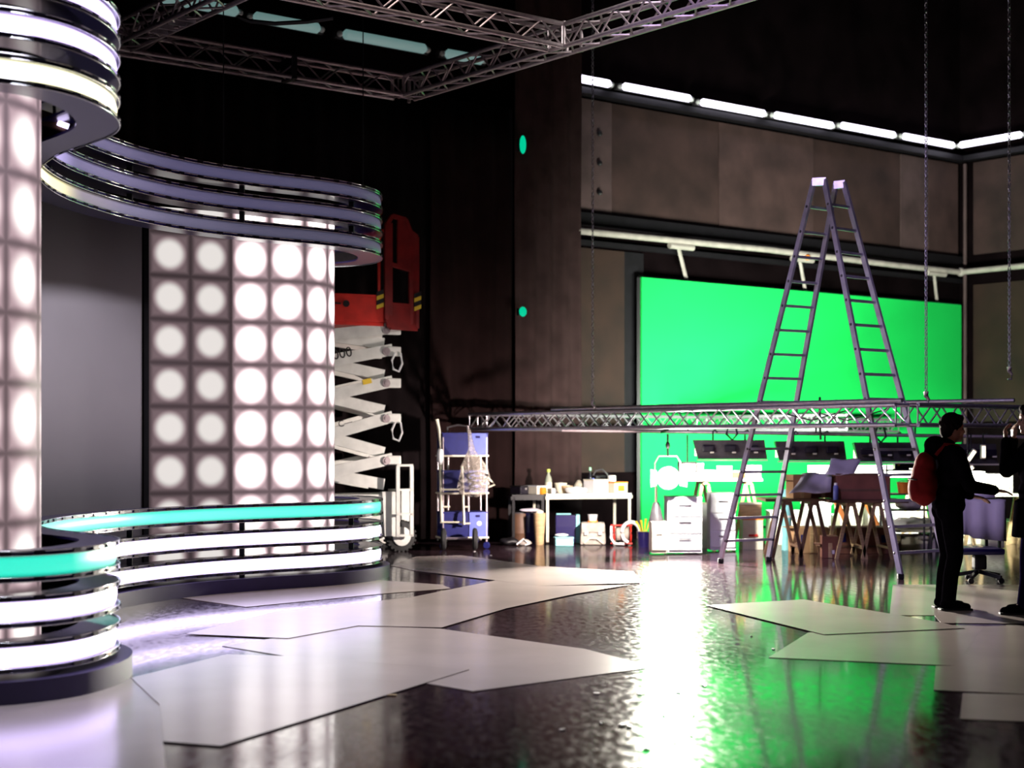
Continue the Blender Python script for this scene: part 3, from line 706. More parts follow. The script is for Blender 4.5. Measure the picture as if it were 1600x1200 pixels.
# ================================================================= LADDER
ld = thing('double_ladder', 'tall aluminium double ladder standing open among the truss sides', 'ladder', (3.8, 18.6, 0))
fa, fc = G(1126, 880), G(1407, 905); perp = Vector((.812, .583, 0)).normalized()
ta, tb = PD(1272, 282, 18.45), PD(1306, 287, 18.72); tc, td = PD(1288, 281, 18.40), PD(1318, 285, 18.67)
fb, fd = G(1201, 877), fc+perp*.80
def rail(f, t): MB().bar(f+UP*.05, t, .062, .035, roll=perp.cross(UP)).build('rail', 'ladder', ld); MB().box(f+UP*.03, (.07, .07, .06), None, .012).build('foot_cap', 'rubber', ld)
for f, t in ((fa, ta), (fb, tb), (fc, tc), (fd, td)): rail(f, t)
for (f1, t1, f2, t2) in ((fa, ta, fb, tb), (fc, tc, fd, td)):
    for k in range(15):
        z = .28+.283*k; a = f1+(t1-f1)*(z/t1.z); c = f2+(t2-f2)*(z/t2.z)
        MB().bar(a, c, .032, .026).build('rung', 'ladder', ld)
        for q in (a, c): MB().ball(q, (.026, .026, .026), None, 8, 6).build('rung_rivet', 'grey_dark', ld, True)
for a, c in ((ta, tc), (tb, td)): MB().bar(a-UP*.02+Vector((-.02, 0, 0)), c-UP*.02+Vector((.02, 0, 0)), .09, .05).build('hinge', 'steel', ld)
for a, c in ((fa+(ta-fa)*.44, fc+(tc-fc)*.44), (fb+(tb-fb)*.44, fd+(td-fd)*.44)):
    m_ = (a+c)/2-UP*.25; MB().path([a, a*.7+m_*.3-UP*.06, m_, c*.7+m_*.3-UP*.06, c], .008, 5).build('spreader_strap', 'black', ld)

# ================================================================= SCISSOR LIFT
sl = thing('scissor_lift', 'raised scissor lift with a red platform standing behind the light wall', 'lift', (-1.75, 21.9, 0))
D = 21.6; kx = lambda u, d=D: (u-800)/F*d
zz = lambda v, d=D: EYE-(v-HZ)/F*d
xr, xl = kx(618), kx(618)-1.95
yf, yk = 21.55, 22.25
# arms
pv = [zz(765), zz(717), zz(649), zz(593), zz(544), zz(513)]
pv = [.86, 1.29, 1.86, 2.34, 2.77, 3.06]
for i in range(5):
    z0, z1 = pv[i], pv[i+1]
    for y in (yf, yk):
        arm = MB().bar((xl, y, z0+.02), (xr, y, z1-.02), .155, .05).build('arm', 'white_lift', sl)
        MB().lathe((xr-.10, y-.03, z1-.05), [(.055, 0), (.055, .02), (.03, .02), (.03, .03)], 16, Matrix.Rotation(PI/2, 3, 'X')).build('pivot_pin', 'steel_warm', arm)
        MB().bar((xl+.05, y+(.06 if y == yf else -.06), z1-.04), (xr-.1, y+(.06 if y == yf else -.06), z0+.06), .15, .05).build('arm', 'white_lift', sl)
        for x in (xr,): MB().box((x+.02, y-.005, z1-.045), (.2, .07, .13), None, .02).build('arm_end', 'white_lift', sl)
    MB().tube((xr+.03, yf-.03, z1-.04), (xr+.03, yk+.03, z1-.04), .03).build('cross_tube', 'white_lift', sl, True)
for z in (2.60, 1.66):
    MB().path([(xr+.02, yf-.06, z+.1), (xr-.03, yf-.07, z), (xr-.01, yf-.07, z-.12), (xr+.07, yf-.07, z-.15), (xr+.12, yf-.07, z-.04), (xr+.1, yf-.06, z+.1)], .015, 6).build('hose_loop', 'white', sl, True)
# number lettering on the arm
def text_on(parent, s, p, size, m, ang=0, name='lettering', rx=PI/2, rz=0):
    c = bpy.data.curves.new(name, 'FONT'); c.body = s; c.size = size; c.extrude = .002; c.align_x = 'LEFT'; c.align_y = 'CENTER'
    tmp = bpy.data.objects.new(name+'_src', c); COL.objects.link(tmp); dg = bpy.context.evaluated_depsgraph_get(); dg.update()
    me = bpy.data.meshes.new_from_object(tmp.evaluated_get(dg)); bpy.data.objects.remove(tmp); me.materials.clear(); me.materials.append(M[m])
    o = bpy.data.objects.new(name, me); COL.objects.link(o)
    q = wm(parent).inverted() @ Vector(p); o.parent = parent; o.location = q
    o.rotation_euler = (Matrix.Rotation(rz, 3, 'Z') @ Matrix.Rotation(rx, 3, 'X') @ Matrix.Rotation(ang, 3, 'Z')).to_euler(); return o
an = math.atan2(pv[4]-pv[3], xr-xl)
text_on(sl, '3000', (kx(508), yf-.03, zz(561)), .19, 'black', an)
MB().box((kx(575), yf-.03, zz(597)), (.13, .012, .07), Matrix.Rotation(-an, 3, 'Y')).build('warning_label', 'yellow', sl)
text_on(sl, 'C\u2014', (kx(528), yf-.03, zz(664)), .12, 'grey_dark', an)
# platform
zp0, zp1 = 3.07, 3.52
xe = kx(603)
MB().box(((xl-.1+xe)/2, (yf+yk)/2, 3.09), (xe-xl+.1, .78, .06), None, .01).build('deck', 'red', sl)
MB().box(((xl-.1+xe)/2, yf-.05, 3.29), (xe-xl+.1, .03, .36), None, .006).build('toe_board', 'red', sl)
MB().box(((xl-.1+xe)/2, yk+.05, 3.17), (xe-xl+.1, .03, .18), None, .006).build('toe_board', 'red', sl)
mb = MB(); mb.bar((xl, yf-.06, 3.46), (xe+.1, yf-.06, 3.46), .03, .03)
mb.tube((kx(594), yf-.05, 3.5), (kx(594), yf-.05, 4.45), .022); mb.tube((xl-.1, yf-.05, 4.35), (xe, yf-.05, 4.35), .022); mb.tube((xl-.1, yk+.05, 4.35), (xe, yk+.05, 4.35), .022)
mb.build('guard_rail', 'red', sl, True)
for u in (508, 538): MB().lathe((kx(u), yf-.09, 3.34), [(.03, 0), (.045, 0), (.045, .02), (.03, .02)], 14, Matrix.Rotation(PI/2, 3, 'X')).build('cable_eye', 'black', sl)
MB().box((kx(524), yf-.09, 3.34), (.1, .01, .02)).build('warning_mark', 'black', sl)
# end gate: plate with openings, angled towards the camera at the right
g0 = Vector((kx(603), yf-.12, 3.02)); g1 = g0+Vector((.50, .14, 0)); gd = (g1-g0); gd.z = 0; gl = gd.length; gd.normalize(); gn = Vector((gd.y, -gd.x, 0))
def gp(s, z): return g0+gd*gl*s+UP*(z-3.02)
mb = MB()
for a, c in (((0, 3.15), (0, 4.42)), ((1, 3.05), (1, 4.30)), ((0, 3.15), (.12, 3.04)), ((.12, 3.04), (1, 3.04)), ((0, 4.42), (.18, 4.55)), ((.18, 4.55), (.62, 4.52)), ((.62, 4.52), (.78, 4.36)), ((.78, 4.36), (1, 4.30)), ((.1, 3.9), (.8, 3.84)), ((.1, 3.35), (.78, 3.35)), ((.8, 3.1), (.8, 4.36)), ((.12, 3.2), (.12, 4.45))):
    mb.bar(gp(*a), gp(*c), .055, .05)
mb.build('gate_frame', 'dark_red', sl)
MB().slab([gp(.34, 3.9), gp(.8, 3.86), gp(.8, 4.34), gp(.6, 4.5), gp(.34, 4.52)], gn, .02).build('gate_plate', 'dark_red', sl)
MB().slab([gp(.0, 3.05), gp(1, 3.05), gp(1, 3.33), gp(.0, 3.38)], gn, .02).build('gate_plate', 'dark_red', sl)
MB().slab([gp(.86, 3.1), gp(1, 3.1), gp(1, 4.3), gp(.86, 4.32)], gn, .02).build('gate_plate', 'dark_red', sl)
for x, y in ((kx(594), yf-.08), (g1.x-.01, g1.y-.05)):
    for k in range(4):
        mb = MB(); z = 3.28+k*.06
        mb.slab([(x-.05, y, z), (x+.05, y, z+.04), (x+.05, y, z+.095), (x-.05, y, z+.055)], (0, -1, 0), .015).build('hazard_stripe', 'yellow' if k % 2 == 0 else 'black', sl)
# chassis, ladder, wheel
MB().box(((xl+kx(628))/2, 21.9, .58), (kx(628)-xl, .72, .42), None, .03).build('chassis', 'white_lift', sl)
b = MB(); b.slab([(kx(600), yf-.04, .82), (kx(632), yf-.04, .82), (kx(632), yf-.04, .45), (kx(618), yf-.04, .22), (kx(604), yf-.04, .22)], (0, 1, 0), .1).build('side_plate', 'white_lift', sl)
MB().slab([(kx(636), yf+.05, .84), (kx(655), yf+.05, .84), (kx(655), yf+.05, .5), (kx(645), yf+.05, .36), (kx(636), yf+.05, .36)], (0, 1, 0), .5).build('end_guard', 'white_lift', sl)
mb = MB()
for u in (622, 645): mb.bar((kx(u), yf-.12, zz(838)), (kx(u), yf-.12, zz(728)), .05, .03)
for v in (727, 765, 803, 836): mb.bar((kx(620), yf-.12, zz(v)), (kx(647), yf-.12, zz(v)), .03, .03)
mb.build('step_ladder', 'white_lift', sl)
for x in (kx(634), xl+.2):
    for y in (21.62, 22.2):
        wh = thing('wheel', None, None, (0, 0, 0)); wh.parent = sl; wh.location = Vector((x, y, .21))-sl.location
        RX = Matrix.Rotation(PI/2, 3, 'X')
        MB().lathe((x, y+.07, .21), [(.15, 0), (.2, .01), (.21, .03), (.21, .11), (.2, .13), (.15, .14)], 28, RX).build('tyre', 'rubber', wh, True)
        MB().lathe((x, y-.06, .21), [(.12, 0), (.13, .0), (.13, .03), (.05, .035)], 20, RX).build('rim', 'white_lift', wh, True)
        mb = MB()
        for k in range(22):
            aa = k*2*PI/22; mb.box((x+.212*math.cos(aa), y, .212+.212*math.sin(aa)), (.02, .13, .03), Matrix.Rotation(-aa, 3, 'Y'))
        mb.build('tread', 'rubber', wh)

sl.rotation_euler = (0, 0, math.radians(26)); sl.location = (-1.93, 21.8, 0)
# ================================================================= HAND TRUCK, CRATES, WORK TABLES
def X(u, d): return (u-800)/F*d
def Z(v, d): return EYE-(v-HZ)/F*d
RX90 = Matrix.Rotation(PI/2, 3, 'X'); RY90 = Matrix.Rotation(PI/2, 3, 'Y')
def rz(a): return Matrix.Rotation(a, 3, 'Z')
ROT = rz(.25)
# shelf trolley carrying blue crates
d0 = 22.3
tr = thing('crate_trolley', 'narrow wheeled trolley with three shelves of blue crates against the drape', 'trolley', (X(722, d0), d0, 0), .0)
zs = [Z(838, d0), Z(769, d0), Z(711, d0)]
for z in zs:
    MB().box((X(722, d0), d0, z-.01), (.68, .42, .025), ROT, .005).build('shelf', 'cream', tr)
mb = MB()
for dx in (-.31, .31):
    for dy in (-.18, .18):
        q = ROT @ Vector((dx, dy, 0)); mb.tube((X(722, d0)+q.x, d0+q.y, .1), (X(722, d0)+q.x, d0+q.y, 1.56), .014)
mb.build('upright', 'steel_warm', tr, True)
for dx in (-.31, .31):
    q = ROT @ Vector((dx, -.18, 0)); MB().lathe((X(722, d0)+q.x, d0+q.y+.015, .05), [(.045, 0), (.05, .01), (.05, .025), (.045, .03)], 14, RX90).build('castor', 'blue', tr, True)
for i, (z, lab) in enumerate(zip(zs, ('blue plastic crate on the lowest shelf of the trolley, with a white disc mark', 'blue plastic crate on the middle shelf, half hidden by the clear bag', 'blue plastic crate on the top shelf of the trolley'))):
    hh = .30 if i else .34; c = Vector((X(722, d0), d0, z+.0025))
    cr = thing('blue_crate', lab, 'crate', c, group='blue crates on the trolley')
    mb = MB().use('blue')
    for (cx_, cy_, sx_, sy_) in ((0, -.18, .64, .02), (0, .18, .64, .02), (-.31, 0, .02, .36)): mb.box(c+ROT @ Vector((cx_, cy_, hh/2)), (sx_, sy_, hh), ROT)
    mb.box(c+UP*.012, (.62, .36, .02), ROT); mb.build('tub', None, cr)
    MB().box(c+ROT @ Vector((.315, 0, hh/2)), (.02, .38, hh), ROT).build('end_wall', 'blue_light', cr)
    MB().box(c+ROT @ Vector((.18, -.195, hh/2)), (.24, .012, hh), ROT).build('side_label', 'blue_light', cr)
    MB().box(c+ROT @ Vector((.18, -.203, hh-.05)), (.06, .01, .03), ROT).build('handle_slot', 'navy', cr)
    MB().box(c+UP*hh, (.66, .40, .02), ROT, .004).build('rim', 'blue', cr)
    if i == 0: MB().lathe(c+ROT @ Vector((.2, -.204, hh*.55)), [(.035, 0), (.035, .006)], 14, RX90).build('disc_mark', 'white', cr)
# hand truck in front
d1 = 22.0
ht = thing('hand_truck', 'pale metal two-wheeled hand truck standing in front of the blue crates', 'hand truck', (X(712, d1), d1, 0))
def P(u, v, d): return Vector((X(u, d), d, Z(v, d)))
for (u0, v0, u1, v1) in ((690, 815, 687, 700), (725, 820, 722, 728)):
    MB().tube(P(u0, v0, d1), P(u1, v1, d1+.12), .019, seg=10).build('rail', 'cream', ht, True)
for (u0, v0, u1, v1) in ((700, 800, 700, 713), (732, 818, 731, 665)):
    MB().tube(P(u0, v0, d1+.2), P(u1, v1, d1+.25), .016, seg=10).build('rail', 'steel_warm', ht, True)
mb = MB()
for v, u0, u1 in ((816, 688, 727), (765, 687, 724), (792, 690, 703), (792, 724, 734), (818, 722, 735)): mb.tube(P(u0, v, d1+.03), P(u1, v, d1+.03), .013)
mb.build('cross_bar', 'cream', ht, True)
MB().path([P(683, 655, d1), P(686, 672, d1), P(688, 700, d1+.05)], [.022, .022, .012], 8).build('handle_grip', 'cream', ht, True)
MB().path([P(699, 688, d1+.22), P(699, 668, d1+.22), P(715, 664, d1+.23), P(730, 666, d1+.24), P(731, 690, d1+.24)], .014, 8).build('top_loop', 'grey_dark', ht, True)
MB().lathe(P(688, 712, d1-.05), [(.02, -.12), (.045, -.06), (.045, .03), (.03, .09)], 14).build('clamp_block', 'white', ht, True)
MB().box(P(712, 840, d1+.02), (.34, .28, .012)).build('toe_plate', 'steel_warm', ht)
for u in (689, 738):
    dw = d1-.1; c = Vector((X(u, dw), dw, .155)); wh = thing('wheel', None, None); wh.parent = ht; wh.location = c-ht.location
    MB().lathe(c+Vector((.03, 0, 0)), [(.11, -.03), (.145, -.02), (.155, 0), (.145, .03), (.11, .045)], 22, RY90 @ rz(0)).build('tyre', 'rubber', wh, True)
    MB().lathe(c+Vector((.03, 0, 0)), [(.09, .0), (.1, .03), (.05, .05), (.03, .06)], 16, RY90).build('rim', 'chrome', wh, True)
MB().tube(Vector((X(689, d1-.1), d1-.1, .155)), Vector((X(738, d1-.1), d1-.1, .155)), .012).build('axle', 'steel_warm', ht)
# clear plastic bag hanging from the truck
c = P(746, 742, d1-.18); mb = MB(); n = 22; rows = []
for k, (r, dz) in enumerate([(.02, .62), (.03, .45), (.045, .33), (.10, .24), (.17, .10), (.20, -.05), (.21, -.16), (.16, -.25), (.05, -.29)]):
    rows.append([c+Vector((math.cos(a*2*PI/n)*r*(1+.12*math.sin(a*3+k))-(.05+.12*max(0, dz-.1)), math.sin(a*2*PI/n)*r*.6, dz+.02*math.sin(a*5+k))) for a in range(n+1)])
mb.grid(rows); bg = mb.build('plastic_bag', 'bag', None, True, origin=c); tag(bg, 'clear crumpled plastic bag of cable hanging off the hand truck', 'bag')
MB().path([P(760, 745, d1-.18), P(768, 752, d1-.2), P(773, 757, d1-.2), P(764, 761, d1-.2)], .014, 6).build('plug_end', 'cream', bg, True)
mb = MB()
for k in range(5): mb.path([c+Vector((.13*math.cos(a*.5+k)*(.8+.1*k), .06*math.sin(a*.5+k*2), -.19+.05*k+.02*math.sin(a))) for a in range(14)], .012, 5)
mb.build('cable_coil', 'grey_dark', bg, True)

# right steel table
def steel_table(u0, u1, dA, dB, dep, label, ztop=.73, m_top='white', m_leg='cream', name='work_table'):
    a = Vector((X(u0, dA), dA, 0)); c = Vector((X(u1, dB), dB, 0)); e = (c-a).normalized(); nn = Vector((-e.y, e.x, 0))
    t = thing(name, label, 'table', (a+c)/2+nn*dep/2)
    pts = [a, c, c+nn*dep, a+nn*dep]
    MB().slab([p+UP*(ztop-.03) for p in pts], UP, .03).build('tabletop', m_top, t)
    mb = MB()
    for i in range(4): mb.bar(pts[i]+UP*(ztop-.055)+(nn*.02 if i == 0 else -nn*.02 if i == 2 else Vector()), pts[(i+1) % 4]+UP*(ztop-.055)+(nn*.02 if i == 0 else -nn*.02 if i == 2 else Vector()), .05, .03)
    mb.build('apron', m_leg, t)
    L_ = (c-a).length
    for i, p in enumerate(pts):
        q = p+e*(.025 if i in (0, 3) else -.025)+nn*(.025 if i < 2 else -.025)
        MB().bar(q, q+UP*(ztop-.03), .04, .04).build('leg', m_leg, t)
    return t, a, e, nn, L_
tt, ta_, te, tn, tL = steel_table(854, 987, 23.3, 23.75, .62, 'pale metal work table under bottles, boxes and clutter, left of the green screen')
t2, tb_, te2, tn2, tL2 = steel_table(800, 851, 23.3, 23.35, .6, 'dark table joined to the left end of the pale work table', .72, 'black', 'black')
def onT(u, off=.2):     # point on the table by column
    k = (u-800)/F; b0 = ta_+tn*off; t = (k*b0.y-b0.x)/(te.x-k*te.y); q = b0+te*t; q.z = .731; return q
def onT2(u, off=.2):
    k = (u-800)/F; b0 = tb_+tn2*off; t = (k*b0.y-b0.x)/(te2.x-k*te2.y); q = b0+te2*t; q.z = .721; return q
def px(n): return n*23.5/F
def rbox(name, label, cat, c, size, m, bev=.008, lid=None, parts=(), rot=None, group=None):
    """a small box-like thing standing on c with a lid or other parts"""
    t = thing(name, label, cat, c, group=group); rot = rot or RH
    MB().box(Vector(c)+UP*size[2]/2, size, rot, bev).build('body', m, t)
    if lid: MB().box(Vector(c)+UP*(size[2]+.006), (size[0]*1.03, size[1]*1.03, .02), rot, .004).build('lid', lid, t)
    for (nm, off, sz, mm) in parts: MB().box(Vector(c)+rot @ Vector(off), sz, rot, min(sz)*.2).build(nm, mm, t)
    return t
def bottle(c, r, h, label, cap, m='glass', liquid='cream'):
    t = thing('bottle', label, 'bottle', c)
    MB().lathe(c, [(r*.9, 0), (r, .01), (r, h*.55), (r*.75, h*.68), (r*.38, h*.78), (r*.34, h*.88)], 16).build('body', m, t, True)
    MB().lathe(Vector(c)+UP*.002, [(r*1.02, h*.18), (r*1.02, h*.45)], 16).build('paper_label', liquid, t, True)
    MB().lathe(Vector(c)+UP*h*.87, [(r*.5, 0), (r*.55, .005), (r*.55, h*.12), (r*.4, h*.13)], 14).build('cap', cap, t, True); return t
rbox('plastic_tray', 'shallow pale tray on the dark table left of the bottle', 'tray', onT2(840, .25), (px(28), .3, .12), 'cream', .01, None, (('rim', (0, 0, .12), (px(30), .32, .015), 'white'),))
rbox('black_box', 'small black box at the left end of the dark table', 'box', onT2(813, .3), (px(20), .25, .11), 'black_gloss', .01, 'black', (('latch', (0, -.13, .08), (.04, .012, .03), 'chrome'),))
bottle(onT(857, .35), .052, .36, 'clear bottle with a yellow-green cap standing at the left of the work table', 'cap_yellow')
bottle(onT(922, .5), .035, .38, 'dark bottle with a pale green cap behind the black bag', 'cap_green', 'black_gloss', 'blue')
t = thing('amber_jar', 'small jar of amber liquid beside the tray', 'jar', onT2(848, .1))
MB().lathe(onT2(848, .1), [(.05, 0), (.055, .01), (.055, .09), (.04, .1)], 16).build('body', 'amber', t, True); MB().lathe(onT2(848, .1)+UP*.1, [(.045, 0), (.045, .02)], 16).build('lid', 'cream', t, True)
t = thing('white_cup', 'small white cup on the front edge of the work table', 'cup', onT(864, .08))
MB().lathe(onT(864, .08), [(.028, 0), (.04, .08), (.036, .08), (.026, .01)], 16).build('body', 'white', t, True)
MB().path([onT(864, .08)+Vector((.035, 0, .06)), onT(864, .08)+Vector((.06, 0, .045)), onT(864, .08)+Vector((.032, 0, .02))], .006, 6).build('handle', 'white', t, True)
for u, o, r, lab, m_, h_ in ((876, .4, .10, 'wide pale bowl behind the white cup', 'cream', .15), (886, .3, .09, 'second pale bowl overlapping the first one', 'wood', .11)):
    q = onT(u, o); t = thing('bowl', lab, 'bowl', q)
    MB().lathe(q, [(r*.5, 0), (r*.85, h_*.5), (r, h_), (r*.94, h_), (r*.6, h_*.3), (.01, h_*.2)], 20).build('body', m_, t, True)
    MB().ball(q+UP*h_*.85, (r*.7, r*.7, .03)).build('contents', 'white', t, True)
def lump(name, label, cat, c, rr, m, seed=0, extra=None):
    rnd = random.Random(seed); b = MB(); b.ball(Vector(c)+UP*rr[2]*.8, rr, None, 20, 12)
    ph = [rnd.random()*6 for _ in range(4)]
    for v in b.bm.verts:
        d = v.co-(Vector(c)+UP*rr[2]*.8); k = 1+.13*math.sin(d.x*38+ph[0])*math.sin(d.z*46+ph[1])+.1*math.sin(d.y*40+ph[2]+d.x*20)
        v.co = Vector(c)+UP*rr[2]*.8+d*k; v.co.z = max(v.co.z, c[2]+.001)
    return tag(b.build(name, m, None, True, origin=c), label, cat)
lump('crumpled_bag', 'white crumpled bag at the front of the work table', 'bag', onT(900, .14), (px(17), .1, .06), 'white', 1)
lump('cloth_bundle', 'small cream cloth bundle behind the crumpled white bag', 'cloth', onT(905, .4), (px(9), .08, .10), 'cream', 2)
q = onT(936, .45); t = thing('shoulder_bag', 'black shoulder bag with a curved strap on the work table', 'bag', q)
MB().box(q+UP*.13, (.26, .14, .26), RH, .03, .85).build('body', 'black', t, True)
MB().path([q+Vector((-.11, 0, .22)), q+Vector((-.05, 0, .33)), q+Vector((.05, 0, .345)), q+Vector((.12, 0, .28)), q+Vector((.15, 0, .18))], .014, 8).build('strap', 'grey_dark', t, True)
MB().box(q+Vector((-.09, -.09, .19)), (.07, .03, .05), RH, .01).build('blue_tag', 'blue_light', t)
rbox('white_box', 'white box on the work table in front of the black shoulder bag', 'box', onT(931, .16), (px(30), .24, .19), 'white', .01, 'cream', (('tape', (0, -.122, .1), (.04, .004, .18), 'cream'),))
rbox('red_edged_box', 'cream box with orange-red edges at the right end of the work table', 'box', onT(963, .2), (px(28), .22, .15), 'cream', .01, 'orange', (('side_label', (0, -.112, .07), (.12, .004, .08), 'orange'),))
q = onT(956, .2)+UP*.17; t = thing('paper_roll', 'white roll standing on the red-edged box', 'roll', q)
MB().lathe(q, [(.02, 0), (.06, 0), (.062, .01), (.062, .085), (.06, .09), (.02, .09)], 20).build('paper', 'white', t, True); MB().lathe(q+UP*.0, [(.018, .001), (.02, .095)], 12).build('core', 'cardboard', t)
# under the tables
def at(u, v, z=0): return G(u, v, z)
for u, r, h_, lab, m_ in ((812, .13, .44, 'dark brown drum standing under the left table', 'wood_dark'), (829, .12, .45, 'purple-brown drum next to the yellow tube under the table', 'navy')):
    q = at(u, 848); q = Vector((q.x, 23.45, 0)); q.x = X(u, 23.45); t = thing('drum', lab, 'drum', q)
    MB().lathe(q, [(r*.95, 0), (r, .01), (r, h_*.33), (r*1.03, h_*.34), (r*1.03, h_*.36), (r, h_*.37), (r, h_-.02), (r*1.04, h_-.02), (r*1.04, h_), (r*.9, h_)], 24).build('body', m_, t, True)
    MB().lathe(q+UP*h_, [(r*.9, 0), (r*.9, .02), (r*.3, .04)], 24).build('lid', 'grey_dark', t, True)
lump('rag', 'pale rag lying on the purple-brown drum', 'cloth', Vector((X(829, 23.3), 23.3, .47)), (.14, .09, .03), 'paper', 5)
q = Vector((X(843, 23.12), 23.12, 0)); t = thing('cardboard_tube', 'tall ochre tube standing by the table leg', 'tube', q)
MB().lathe(q, [(.06, 0), (.085, .35), (.09, .46), (.075, .46), (.06, .3)], 20).build('body', 'wood', t, True); lump_o = MB().ball(q+UP*.47, (.06, .05, .035)).build('top_wrap', 'cream', t, True)
q = Vector((X(886, 23.35), 23.35, 0)); t = thing('equipment_case', 'tall dark blue case with a teal edge under the work table', 'case', q, .0)
MB().box(q+UP*.22+Vector((-.02, 0, 0)), (.30, .2, .40), None, .012).build('body', 'navy', t); MB().box(q+UP*.22+Vector((.155, 0, 0)), (.06, .22, .42), None, .01).build('edge', 'teal', t)
MB().box(q+UP*.435+Vector((-.05, 0, 0)), (.22, .08, .02), None, .006).build('handle', 'teal', t)
q = Vector((X(881, 22.85), 22.85, 0)); rbox('teal_tub', 'low pale teal tub on the floor in front of the dark case', 'tub', q, (.26, .16, .12), 'teal', .01, None, (('rim', (0, 0, .12), (.28, .18, .014), 'teal'),), rz(.1))
q = Vector((X(873, 22.95), 22.95, .136)); MB().path([q+Vector((.0, 0, .0)), q+Vector((.06, 0, .05)), q+Vector((.14, 0, .04)), q+Vector((.2, 0, .0))], .018, 6)
lump('white_rag', 'white rag on top of the pale teal tub', 'cloth', q+Vector((.05, 0, -.008)), (.11, .06, .025), 'white', 6)
q = Vector((X(926, 23.1), 23.1, 0)); t = thing('tool_bag', 'grey tool bag with two clasps under the work table', 'bag', q)
MB().box(q+UP*.165, (.38, .24, .33), None, .04, .92).build('body', 'grey', t, True); MB().box(q+UP*.25+Vector((0, -.13, 0)), (.34, .03, .13), None, .012).build('flap', 'grey', t, True)
for s in (-.1, .1): MB().box(q+UP*.175+Vector((s, -.15, 0)), (.055, .03, .05), None, .012).build('clasp', 'white', t)
MB().path([q+Vector((-.13, -.14, .03)), q+Vector((-.05, -.15, .10)), q+Vector((.05, -.15, .10)), q+Vector((.14, -.14, .03))], .012, 6).build('strap', 'cream', t, True)
q2 = q+UP*.33; t = thing('white_pot', 'small white pot on top of the grey tool bag', 'pot', q2)
MB().lathe(q2, [(.05, 0), (.06, .02), (.07, .10), (.075, .11), (.06, .11)], 16).build('body', 'white', t, True); MB().lathe(q2, [(.075, 0), (.075, .018)], 16).build('saucer', 'orange', t, True)
# cable reel
q = Vector((X(972, 23.0), 23.0, 0)); t = thing('cable_reel', 'red cable reel with a white hose looped over it', 'reel', q)
mb = MB()
for s in (-.12, .12):
    mb.path([q+Vector((s, 0, .16))+Vector((0, .13*math.cos(a), .13*math.sin(a))) for a in [k*PI/9 for k in range(18)]], .013, 6, True)
for zq in (.03, .29): mb.tube(q+Vector((-.17, -.1, zq)), q+Vector((.14, -.1, zq)), .014)
mb.build('frame', 'red', t, True)
MB().lathe(q+Vector((-.10, 0, .16)), [(.08, 0), (.105, .02), (.105, .18), (.08, .2)], 18, RY90).build('cable', 'grey', t, True)
MB().path([q+Vector((.12+.13*math.cos(a), -.13, .19+.15*math.sin(a))) for a in [k*PI/12-.6 for k in range(20)]], .028, 8).build('hose', 'white', t, True)
MB().path([q+Vector((-.16, -.12, .28)), q+Vector((-.17, -.14, .12)), q+Vector((-.12, -.15, .03)), q+Vector((.02, -.2, .03))], .022, 8).build('hose', 'white', t, True)
# clutter at the left foot
lump('black_bag', 'black bag slumped on the floor left of the drums', 'bag', Vector((X(795, 23.0), 23.0, 0)), (.15, .12, .06), 'black', 9)
lump('grey_cable_heap', 'small heap of pale cable ends in front of the drums', 'cable', Vector((X(820, 22.9), 22.9, 0)), (.1, .08, .05), 'grey', 10)
q = Vector((X(818, 22.8), 22.8, 0)); MBc = MB().path([q+Vector((-.1, 0, .02)), q+Vector((0, .02, .10)), q+Vector((.08, 0, .03)), q+Vector((.02, -.05, .015))], .012, 6)
tag(MBc.build('white_plug_lead', 'white', None, True, origin=q), 'short white plug lead curled on the floor by the drums', 'cable')

# ================================================================= WORK LAMP, WHITE CABINETS, BENCHES
q = Vector((X(1044, 20.9), 20.9, Z(747, 20.9)))
wl_ = thing('work_lamp', 'glaring white work lamp hanging on a yoke at the left edge of the green screen', 'lamp', q)
MB().lathe(q+Vector((0, .14, 0)), [(.09, 0), (.13, .02), (.15, .12), (.155, .14), (.14, .14), (.10, .05), (.02, .04)], 24, RX90).build('reflector_can', 'grey_dark', wl_, True)
MB().ball(q+Vector((0, -.02, 0)), (.085, .035, .085)).build('bulb', 'bulb', wl_, True)
for s in (-1, 1): MB().slab([q+Vector((s*.15, -.0, -.1)), q+Vector((s*.24, -.10, -.12)), q+Vector((s*.24, -.10, .12)), q+Vector((s*.15, -.0, .1))], (0, 1, 0), .008).build('barn_door', 'grey_dark', wl_)
MB().bar(q+Vector((0, .05, .64)), (q.x, 21.8, 1.63), .03, .03).build('arm', 'black', wl_)
MB().path([q+Vector((-.17, .05, -.02)), q+Vector((-.17, .05, .2)), q+Vector((-.12, .05, .29)), q+Vector((.12, .05, .29)), q+Vector((.17, .05, .2)), q+Vector((.17, .05, -.02))], .012, 7).build('yoke', 'steel_warm', wl_, True)
MB().tube(q+Vector((0, .05, .29)), (q.x, q.y+.05, 1.60), .014).build('hook_stem', 'black', wl_, True)
MB().ball((q.x, q.y+.05, 1.45), (.03, .03, .05)).build('clamp', 'black', wl_, True)
lamp('work_lamp_light', 'AREA', q+Vector((0, -.09, 0)), 850, (1, .92, .80), .16, .16, target=q+Vector((-.1, -6, -1.3)), spread=88)
lamp('work_lamp_side_spill', 'SPOT', q+Vector((-.32, -.20, .10)), 1150, (1, .85, .77), .06, target=q+Vector((-1.35, .75, -.36)), spot=128, blend=1.0)
lamp('work_lamp_up_spill', 'POINT', q+Vector((.12, -.25, .15)), 45, (1, .94, .84), .05)
lamp('work_lamp_down_spill', 'SPOT', q+Vector((.0, -.45, .25)), 500, (1, .96, .88), .06, target=q+Vector((.35, .1, -.75)), spot=120, blend=.8)
